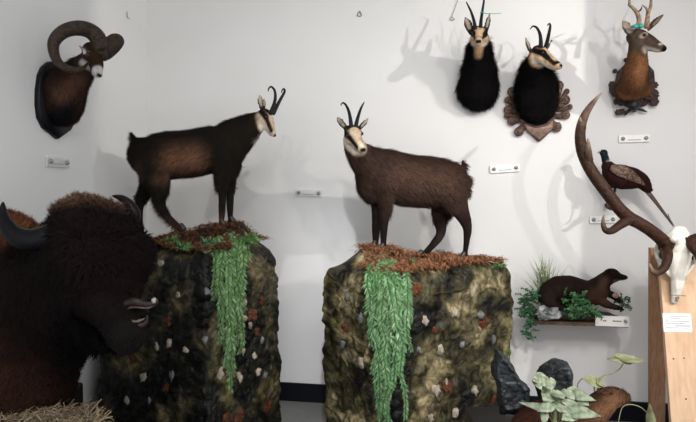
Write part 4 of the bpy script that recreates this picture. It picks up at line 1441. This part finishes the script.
MB().ball(pw, (r(3.4), .010, r(2.8)), CF, 12, jit=.2).build('paw_pad', mat('paw_pad', (.22, .13, .10), .6, noise_scale=80, col2=(.34, .23, .19)), to)['label'] = 'pale upturned paw'

# small grey rock on the shelf
mb = MB().ball(q(549, 313, -.07), (r(13), .05, r(7)), CF, 18, jit=.5, seed=3)
tag(mb.build('rock', mat('grey_white_rock', (.05, .055, .055), .7, noise_scale=16, col2=(.38, .39, .38), bump=.7), None, smooth=False), 'small grey and white rock at the left end of the wall shelf', 'rock')

# grass tuft
mb = MB()
for k in range(130):
    bx, by = random.gauss(547, 3), random.gauss(296, 4)
    tx = bx + random.gauss(-1, 13); ty = random.uniform(249, 276) + abs(tx - 545) * .5
    o = random.uniform(.0, .12)
    P0 = q(bx, by, o); P2 = q(tx, ty, o + random.uniform(-.06, .04)); P1 = P0.lerp(P2, .55) + U * .02
    s_ = R * random.uniform(.0012, .0028)
    g = random.uniform(.5, 1.2)
    c_ = (.14 * g, .20 * g, .07 * g) if random.random() < .6 else (.36 * g, .36 * g, .22 * g)
    mb.add([P0 - s_, P0 + s_, P1 + s_ * .8, P1 - s_ * .8, P2], [(0, 1, 2, 3), (3, 2, 4)], c_)
tag(mb.build('grass_tuft', LEAFV, None, smooth=False, vcol=True), 'tuft of tall thin grass rising behind the otter on the wall shelf', 'grass')


def bush(label, pts, n, col, leaf=.018, sd_=4):
    mb = MB()
    for k in range(n):
        x, y, o = pts[random.randrange(len(pts))]
        P0 = q(x + random.gauss(0, sd_ * .7), y + random.gauss(0, sd_), o + random.uniform(-.03, .03))
        sprig(mb, P0, (random.uniform(-1, 1), random.uniform(-1, .3), random.uniform(-.3, 1)), .05, leaf, leaf, 11, col, .6, lw=.42)
    o = mb.build('leafy_sprig', LEAFV, None, smooth=False, vcol=True)
    return tag(o, label, 'artificial plant', 'leafy sprigs around the wall shelf')


bush('small-leaved green sprig hanging off the left end of the wall shelf', [(528, 296, .02), (527, 304, .02), (525, 313, .0), (527, 322, .0), (534, 300, -.02), (528, 329, .02)], 70, (.045, .14, .06))
bush('small-leaved green sprig in front of the otter belly on the shelf', [(572, 303, -.12), (578, 306, -.13), (584, 311, -.13), (589, 311, -.13), (580, 298, -.12), (594, 315, -.13), (573, 312, -.13)], 75, (.07, .19, .07), sd_=3.2)
bush('small green sprig at the right end of the wall shelf beside the otter paws', [(622, 303, -.03), (624, 308, -.04), (626, 301, -.02), (617, 309, -.05)], 18, (.05, .10, .05), .014, 2.5)

# ---------------------------------------------------------------- wooden stand with the stag skull
PINE = mat('pale_pine', (.56, .36, .22), .5, noise_scale=7, col2=(.66, .45, .29), stretch=(6, 6, .5))
PINE2 = mat('reddish_pine', (.34, .17, .09), .5, noise_scale=9, col2=(.48, .27, .16), stretch=(8, 8, .5))
KNOT = mat('pine_knot', (.12, .06, .035), .6)
b0 = A(679.5, 254, 2.98); b1 = A(693, 422, 2.84)
dv = (b1 - b0); bdir = dv.normalized()
b_end = b0 + bdir * ((b0.z - .001) / -bdir.z)
nrm = R.cross(bdir).normalized()
if nrm.dot(F) > 0:
    nrm = -nrm
wx = bdir.cross(nrm).normalized()
if wx.dot(R) < 0:
    wx = -wx
th_ = thing('wooden_stand', 'leaning pine board stand with a reddish rear leg, holding the stag skull', 'stand', (b_end.x, b_end.y, 0))


def plank(p0, p1, wdir, w_, ndir, t_, name, m, parent, cut_floor=True):
    d = (p1 - p0).normalized()
    hw, hn = wdir * w_ / 2, ndir * t_ / 2
    vs = []
    for s1 in (-1, 1):
        for s2 in (-1, 1):
            a_ = p0 + hw * s1 + hn * s2
            vs.append(a_)
            e_ = p1 + hw * s1 + hn * s2
            if cut_floor:
                e_ = a_ + d * ((a_.z - .001) / -d.z)
            vs.append(e_)
    mb = MB().add(vs, [(0, 1, 3, 2), (4, 6, 7, 5), (0, 4, 5, 1), (2, 3, 7, 6), (0, 2, 6, 4), (1, 5, 7, 3)])
    return mb.build(name, m, parent, smooth=False, bevel=.002)


BWID = .25
plank(b0 + wx * 0, b_end, wx, BWID, nrm, .022, 'front_board', PINE, th_)
r0 = A(657.5, 248, 3.12); r1 = A(656.5, 422, 3.35)
rd = (r1 - r0).normalized()
rn = R.cross(rd).normalized(); rn = -rn if rn.dot(F) > 0 else rn
plank(r0, r1, R, .095, rn, .03, 'rear_leg', PINE2, th_)['label'] = 'narrow reddish rear leg'
r0b = A(694, 300, 3.14); r1b = A(700, 422, 3.36)
plank(r0b, r1b, R, .075, (-F).normalized(), .03, 'rear_leg', PINE2, th_)
plank(A(660, 268, 3.08), A(698, 268, 3.06), U, .07, -F, .025, 'cross_bar', PINE2, th_, False)


def onboard(px, py, off=.0):
    rr_ = ray(px, py)
    pp = b0 + nrm * (.011 + off)
    return CAM + rr_ * ((pp - CAM).dot(nrm) / rr_.dot(nrm))


for x_, y_, s_ in ((673.5, 358.8, .006), (684.2, 358.2, .005), (686, 399, .006)):
    MB().ball(onboard(x_, y_, .0005), (s_, .0015, s_ * .8), Matrix((wx, nrm, bdir)).transposed(), 10).build('knot', KNOT, th_)

# printed card
ca, cb_ = onboard(663.5, 313.5, .001), onboard(692, 314.5, .001)
cc_ = onboard(677.3, 322.7, .0012)
tc_ = thing('info_card', 'white printed card fixed to the pine board below the stag skull', 'card', tuple(cc_))
cw = (cb_ - ca).length
ch = (onboard(677, 332, 0) - onboard(677, 313.5, 0)).length
Mc = Matrix((wx, nrm, -bdir)).transposed()
MB().box(cc_, cw / 2, .0008, ch / 2, Mc).build('card', mat('card_paper', (.80, .81, .82), .5), tc_, smooth=False)
ink = MB()
up_ = -bdir
EM = cc_ - wx * cw * .36 + up_ * ch * .26 + nrm * .0014
ink.tube([EM + wx * .007, EM + up_ * .007, EM - wx * .007, EM - up_ * .007, EM + wx * .007], [(.0016, .0004)] * 5, nrm, 6, sub=3)
ink.box(EM - up_ * .012, .0045, .0005, .0012, Mc)
ink.build('emblem', INK, tc_, smooth=False)
for k, (x0_, x1_, y_) in enumerate([(-.24, .40, .33), (-.24, .10, .24), (-.42, .42, .08), (-.42, .30, -.04), (-.08, .44, -.17), (-.42, .36, -.28), (-.20, -.02, -.39)]):
    c_ = cc_ + wx * cw * (x0_ + x1_) / 2 + up_ * ch * y_ + nrm * .0014
    MB().box(c_, cw * (x1_ - x0_) / 2, .0004, .0016 if k != 4 else .0024, Mc).build('text_line', INK, tc_, smooth=False)

# skull and antlers
BON = mat('bleached_bone', (.62, .58, .50), .55, noise_scale=18, col2=(.78, .74, .66), bump=.35, spec=.3)
ANT = mat('stag_antler', (.030, .016, .012), .5, vcol=True, noise_scale=45, bump=.9, spec=.2)
tk = thing('stag_skull', 'bleached stag skull with huge brown antlers mounted on the wooden stand', 'skull', tuple(onboard(678, 305)))
s0 = onboard(677.5, 247, .07); s1 = onboard(677, 303, .04)
MS = frame(s0, s1 - s0, nrm)
SL = (s1 - s0).length
T = lambda x, y, z: MS @ Vector((x * SL, y * SL, z * SL))
sd = MS.to_3x3() @ Vector((0, 1, 0))
fl = MB()
fl.ball(T(-.06, 0, .02), (SL * .26, SL * .27, SL * .20), MS, 18)
fl.tube([T(.0, 0, .03), T(.28, 0, .04), T(.55, 0, .02), T(.80, 0, -.02), T(.98, 0, -.06)], [(SL * .24, SL * .15), (SL * .20, SL * .13), (SL * .125, SL * .10), (SL * .095, SL * .07), (SL * .075, SL * .035)], sd, 16)
fl.tube([T(-.20, 0, .05), T(-.30, 0, .06)], [(SL * .20, SL * .12), (SL * .14, SL * .08)], sd, 14)
for g in (1, -1):
    # eye socket rings, cheek bones, pedicles, nasal side
    c0 = T(.16, .29 * g, .05)
    ax = (sd * g * .8 + MS.to_3x3() @ Vector((0, 0, .55))).normalized()
    u_ = ax.orthogonal().normalized(); v_ = ax.cross(u_)
    fl.tube([c0 + (u_ * math.cos(k * math.pi / 4) + v_ * math.sin(k * math.pi / 4)) * SL * .10 for k in range(9)], [SL * .028] * 9, None, 8, sub=3)
    fl.tube([T(-.12, .28 * g, -.02), T(.10, .36 * g, -.05), T(.34, .27 * g, -.03), T(.52, .13 * g, .0)], [SL * .04, SL * .035, SL * .04, SL * .03], None, 8)
    fl.tube([T(-.08, .12 * g, .12), T(-.12, .20 * g, .22), T(-.14, .26 * g, .30)], [SL * .10, SL * .075, SL * .07], None, 12)
    fl.tube([T(.50, .06 * g, .08), T(.70, .05 * g, .06), T(.86, .02 * g, .03)], [SL * .035, SL * .03, SL * .01], None, 8)
me = remesh(fl, .005, 2)
link_mesh('skull', me, BON, tk)
for g in (1, -1):
    MB().ball(T(.16, .285 * g, .055), (SL * .08, SL * .06, SL * .08), MS, 12).build('eye_socket', mat('socket_dark', (.05, .038, .03), .9), tk)
MB().ball(T(.88, 0, .005), (SL * .10, SL * .04, SL * .02), MS, 12).build('nasal_opening', mat('nasal_brown', (.34, .20, .11), .7), tk)
wp0, wp1 = onboard(669, 295, .06), onboard(686, 296, .06)
MB().tube([wp0, (wp0 + wp1) / 2 + nrm * .012, wp1], [.002] * 3, n=6).build('wire', WIRE, tk)
g_ = A(676, 236, 2.9)
MB().tube([g_, A(674, 226, 2.92), A(670, 219, 2.93), A(668, 214, 2.93)], [.003] * 4, n=6).build('hanging_wire', WIRE, tk)

AD = (.034, .013, .006); AT = (.30, .22, .16)


def antler(main, tines, name='antler'):
    mb = MB()
    mb.tube([A(x, y, d) for x, y, d, _ in main], [P(w_, 2.9) for *_, w_ in main], n=14, sub=8, cols=[AD if i < len(main) - 3 else (.11, .065, .045) if i < len(main) - 1 else AT for i in range(len(main))])
    for tn in tines:
        n_ = len(tn)
        mb.tube([A(x, y, d) for x, y, d, _ in tn], [P(w_, 2.9) for *_, w_ in tn], n=12, sub=6, cols=[AD if i < n_ - 2 else (.12, .08, .05) if i < n_ - 1 else AT for i in range(n_)])
    x, y, d, w_ = main[0]
    c = A(x, y, d); ax = (A(*main[1][:3]) - c).normalized()
    u_ = ax.orthogonal().normalized(); v_ = ax.cross(u_)
    for k in range(14):
        th = k * math.tau / 14
        mb.ball(c + (u_ * math.cos(th) + v_ * math.sin(th)) * P(w_ * .95, d), P(2.0, d), None, 8, col=AD, jit=.3, seed=k)
    # pearling along the beam
    for k in range(90):
        t = random.random() * (len(main) - 3.2); i = int(t)
        a_, b_ = main[i], main[i + 1]
        pp = A(*[a_[j] + (b_[j] - a_[j]) * (t - i) for j in range(3)])
        w2 = a_[3] + (b_[3] - a_[3]) * (t - i)
        dd = Vector((random.gauss(0, 1), random.gauss(0, 1), random.gauss(0, 1))).normalized()
        mb.ball(pp + dd * P(w2 * .86, 2.9), P(random.uniform(.7, 1.1), 2.9), None, 6, col=tuple(v * 1.8 for v in AD))
    return mb.build(name, ANT, tk, vcol=True)


D = 2.84
antler([(666.5, 245, D + .02, 7), (660, 238, D, 6.2), (650, 230, D - .02, 6), (639, 223, D - .02, 6), (628, 217, D - .02, 6.4), (617, 206, D - .02, 6), (606, 191.5, D, 6), (596, 178, D + .02, 6),
        (588, 165, D + .04, 5.8), (582, 150, D + .06, 5.6), (580.2, 133, D + .08, 5), (584, 117, D + .1, 4.2), (592, 104, D + .12, 2.8), (601, 93.5, D + .13, .8)],
       [[(666, 248, D + .01, 5.5), (667.5, 257, D - .04, 4.6), (664.5, 267, D - .07, 4), (658, 272.3, D - .08, 3.4), (652, 270.5, D - .08, 2.4), (649.8, 264, D - .07, .7)],
        [(630, 218.5, D - .02, 5.5), (620, 225, D - .06, 4.2), (611, 231, D - .09, 3.4), (605, 229.5, D - .11, 2.8), (603, 222, D - .12, 1.8), (604.2, 214.5, D - .12, .6)],
        [(589, 160, D + .03, 4), (588.5, 150, D - .01, 2.8), (588.2, 139, D - .03, .8)],
        [(582, 128, D + .08, 4), (580, 121, D + .07, 2.2), (580.3, 117.5, D + .06, .6)]])
antler([(689.5, 243, D + .02, 7), (697, 240, D, 6.5), (710, 236, D - .02, 6), (728, 226, D - .02, 6), (746, 206, D, 6), (760, 180, D + .03, 5.6), (766, 150, D + .06, 5), (762, 120, D + .1, 3.6), (750, 98, D + .13, .8)],
       [[(691, 244, D, 5.5), (698, 254, D - .05, 4.2), (703, 266, D - .08, 3.2), (712, 268, D - .08, .8)],
        [(728, 226, D - .02, 5), (738, 236, D - .08, 3.4), (744, 230, D - .12, .8)]])

# ---------------------------------------------------------------- low black platform, slates, rodent and plants
dpz = 2.35
zp = A(500, 414, dpz).z
fa = camxy(P(470 - CX, 2.1) * 1.0, 0)
px0, px1 = P(474 - CX, 2.25), P(618 - CX, 2.15)
cx_ = (px0 + px1) / 2
pcn = camxy(cx_, 2.10)
ob = MB().box(pcn + Vector((0, 0, zp / 2)), (px1 - px0) / 2, .30, zp / 2, MBX).build('platform', mat('gloss_black_platform', (.008, .008, .010), .4), None, smooth=False, bevel=.006)
tag(ob, 'low glossy black platform in the lower right carrying slates, plants and rodent', 'platform')
SLATE = mat('dark_slate', (.004, .006, .007), .5, noise_scale=14, col2=(.016, .022, .026), bump=.7)


def slate(label, outline, d, th, tilt, crest):
    """a broken slab: outline in the photo plane given real thickness and chipped ridges"""
    f_ = [A(x, y, d) for x, y in outline]
    c = sum(f_, Vector()) / len(f_)
    n = len(f_)
    vs, fs = [], []
    cr = [A(x, y, d - th * .75) for x, y in crest]
    front = [p + (c - p) * .16 - F * th * .35 for p in f_]
    back = [p + (c - p) * .12 + F * th * .65 for p in f_]
    vs = f_ + front + back + cr
    for i in range(n):
        j = (i + 1) % n
        fs += [(i, j, n + j, n + i), (j, i, 2 * n + i, 2 * n + j)]
        k = min(range(len(cr)), key=lambda k_: (cr[k_] - (front[i] + front[j]) / 2).length)
        k2 = min(range(len(cr)), key=lambda k_: (cr[k_] - front[j]).length)
        fs.append((n + i, n + j, 3 * n + k))
    for k in range(len(cr) - 1):
        pass
    fs.append(tuple(reversed([2 * n + i for i in range(n)])))
    fs.append(tuple(n + i for i in range(n)))
    bm_ = MB().add(vs, fs)
    me = remesh(bm_, .007, 1)
    for v in me.vertices:
        p = v.co
        cell = noise.cell_vector(p * 9)
        p2 = p * 7 + Vector((cell.x, cell.y, cell.z)) * .6
        k = .010 * noise.noise(p2) + .006 * noise.noise(p * 28) + .003 * noise.noise(p * 70)
        v.co = p + v.normal * k
    o = link_mesh('slate_rock', me, SLATE, None, smooth=False)
    return tag(o, label, 'rock', 'slate rocks on the platform')


slate('tall jagged blue-grey slate leaning against the middle pedestal', [(497.5, 349), (503, 352), (509, 357.5), (514, 367), (521, 380), (531, 389), (530, 404), (520, 414.5), (500, 414.5), (499, 398), (497, 383), (491, 378), (491.5, 368), (495, 356)],
      2.28, .09, 0, [(500, 366), (506, 377), (517, 392), (508, 404)])
slate('squat dark slate block behind the pale leaves', [(541, 376), (545, 370), (552, 365.4), (557, 362.5), (562, 361), (568, 363), (571, 371), (571, 392), (568, 413), (548, 413), (541, 400), (538, 385)],
      2.30, .12, 0, [(553, 378), (560, 390)])

dm_ = 2.12
q = lambda x, y, o=0: A(x, y, dm_ + o)
r = lambda v: P(v, dm_)
tm = thing('marmot', 'brown furry rodent crouching among leaves at the lower right, head to the right', 'rodent', tuple(q(570, 424)))
fl = MB()
fl.tube([q(524, 424), q(536, 419), q(552, 418), q(572, 419), q(590, 414), q(602, 405)], [(.05, r(11)), (.07, r(15)), (.08, r(17)), (.075, r(17)), (.06, r(14)), (.045, r(12))], F, 18)
fl.tube([q(598, 408), q(607, 400), q(616, 397), q(623, 397)], [(.05, r(13)), (.048, r(11.5)), (.042, r(9.5)), (.032, r(7))], F, 16)
fl.ball(q(624, 397.5), (r(5), .028, r(5.5)), CF, 12)
for oo in (-.04, .04):
    fl.ball(q(602.5, 389.3, oo), (r(2.2), .010, r(2.6)), CF, 10)
me = remesh(fl, .006, 3)
furred('body', me, (.095, .046, .027), [(tuple(q(603, 388)), tuple(q(592, 396)), .04, .03, (.06, .032, .02)), (tuple(q(618, 400, -.04)), tuple(q(604, 412, -.05)), .03, .03, (.19, .095, .05)),
                                       (tuple(q(524, 415)), tuple(q(540, 410)), .05, .03, (.075, .030, .018))],
       tm, FUR, 24000, .024, .0013, lambda p: np.tile(np.array(-R * .8 - U * .6), (len(p), 1)), .25, None, .25, .5, (.003, 24), 1.5)
for oo in (-.040, .040):
    MB().ball(q(612, 393, oo), .0062, None, 10).build('eye', EYE, tm)
MB().ball(q(628, 394.5, 0), (.007, .010, .007), CF, 10).build('nose', mat('rodent_nose', (.03, .018, .015), .4), tm)

PALE = mat('pale_leaf', (.085, .125, .065), .6, noise_scale=38, col2=(.34, .38, .27), bump=.2)
PALE2 = mat('yellow_green_leaf', (.13, .15, .06), .5, noise_scale=20, col2=(.32, .33, .18), bump=.2)
STEM = mat('plant_stem', (.14, .15, .07), .5, noise_scale=30, col2=(.24, .24, .13))


def heart_leaf(base, tip, wdir, w_, m, parent, fold=.25, curl=.12):
    base, tip = Vector(base), Vector(tip)
    ax = tip - base; L = ax.length; ax.normalize()
    wd = Vector(wdir); wd = (wd - ax * wd.dot(ax)).normalized()
    nn = ax.cross(wd).normalized()
    prof = [(-.16, .22), (-.12, .40), (0, .50), (.15, .50), (.35, .44), (.55, .33), (.75, .19), (.9, .07), (1, 0.0)]
    vs, fs = [], []
    for (t, h) in prof:
        c = base + ax * L * max(t, -.0) - nn * curl * L * t * t
        e = base + ax * L * t - nn * curl * L * t * t
        for s_ in (-1, -.5, 0, .5, 1):
            p = (c if s_ == 0 else e) + wd * (w_ * h * s_) + nn * (abs(s_) * fold * w_ * h)
            vs.append(p)
    K = 5
    for i in range(len(prof) - 1):
        for k in range(K - 1):
            fs.append((i * K + k, i * K + k + 1, (i + 1) * K + k + 1, (i + 1) * K + k))
    n = len(vs)
    vs2 = [v - nn * .0016 for v in vs]
    fs2 = [tuple(n + i for i in reversed(f)) for f in fs]
    return MB().add(vs + vs2, fs + fs2).build('leaf', m, parent)


q = lambda x, y, o=0: A(x, y, 1.98 + o)
tpz = thing('artificial_plant', 'pale green heart-leaved plant in front of the dark slates', 'artificial plant', tuple(q(555, 424)))
leafs = [((545, 378, .05), (531, 383, .0), 17), ((549, 379, .05), (549, 393, .0), 14), ((537, 380.5, .02), (541, 391.5, -.02), 10), ((552, 391, .04), (541, 404, -.04), 17), ((556, 391, .04), (561, 402, -.04), 17),
         ((572, 391, .06), (596, 403, .0), 15), ((567, 390, .06), (574, 402, .02), 13), ((556, 407, .0), (543, 398, .0), 9), ((548, 408, -.03), (518, 404, .0), 9), ((566, 406, -.02), (601, 419, -.08), 19),
         ((551, 404, -.03), (536, 413, -.06), 12), ((562, 403, .0), (557, 414, -.06), 18), ((574, 412, -.03), (560, 422, -.07), 14), ((545, 414, -.04), (543, 426, -.06), 8), ((582, 400, .03), (589, 407, .0), 10)]
root = q(556, 428, .02)
for i, (b_, t_, w_) in enumerate(leafs):
    bb, tt = q(*b_), q(*t_)
    ax = (tt - bb).normalized()
    wd = ax.cross(-F * .8 + U * .75).normalized()
    heart_leaf(bb, tt, wd, P(w_, 1.98), PALE, tpz, .22, .15)
    mid = root.lerp(bb, .6) + U * .01
    MB().tube([root, mid, bb], [.0035, .0025, .0018], n=8).build('stem', STEM, tpz)
MB().tube([q(554, 430), q(555, 416), q(556, 403)], [.009, .008, .005], n=10).build('main_stem', mat('pale_stem', (.30, .32, .16), .5), tpz)['label'] = 'thick pale main stem'

q = lambda x, y, o=0: A(x, y, 2.26 + o)
tq = thing('artificial_plant', 'thin curved-stem plant with flat yellow-green leaves behind the rodent', 'artificial plant', tuple(q(598, 412)))
MB().tube([q(598, 412), q(598, 395), q(598.5, 383), q(604, 375.5), q(614, 372.5), q(620, 368.5), q(623.5, 363)], [.0035] * 5 + [.003, .0025], n=8).build('stem', STEM, tq)
heart_leaf(q(624, 359.5, .0), q(606, 360.5, -.02), F * .97 + U * .10, .085, PALE2, tq, .12, .06)
heart_leaf(q(622, 359, .0), q(647, 361, .0), F * .97 + U * .14, .10, PALE2, tq, .12, -.02)
MB().tube([q(594, 412), q(594.5, 395), q(594, 383)], [.003] * 3, n=8).build('stem', STEM, tq)
heart_leaf(q(597, 381.5), q(581, 379, -.03), F * .6 + U * .55, .055, PALE2, tq, .2, .05)
heart_leaf(q(598, 381.5), q(606, 388.5, .0), F * .5 + U * .5 + R * .3, .04, PALE2, tq, .3, .15)
MB().tube([q(577, 412), q(577, 395), q(578, 384), q(582, 378.5)], [.0025] * 4, n=8).build('stem', STEM, tq)
q = lambda x, y, o=0: A(x, y, 2.0 + o)
tr_ = thing('artificial_plant', 'upright folded pale leaf on an arching stem before the wooden stand', 'artificial plant', tuple(q(640, 428)))
heart_leaf(q(651, 424), q(649.5, 403, -.02), R * .8 - F * .5, P(9, 2), PALE2, tr_, .5, .0)
MB().tube([q(618, 424), q(622, 408), q(630, 404.5), q(640, 407), q(647, 413), q(650, 420)], [.0018] * 6, n=8).build('stem', STEM, tr_)
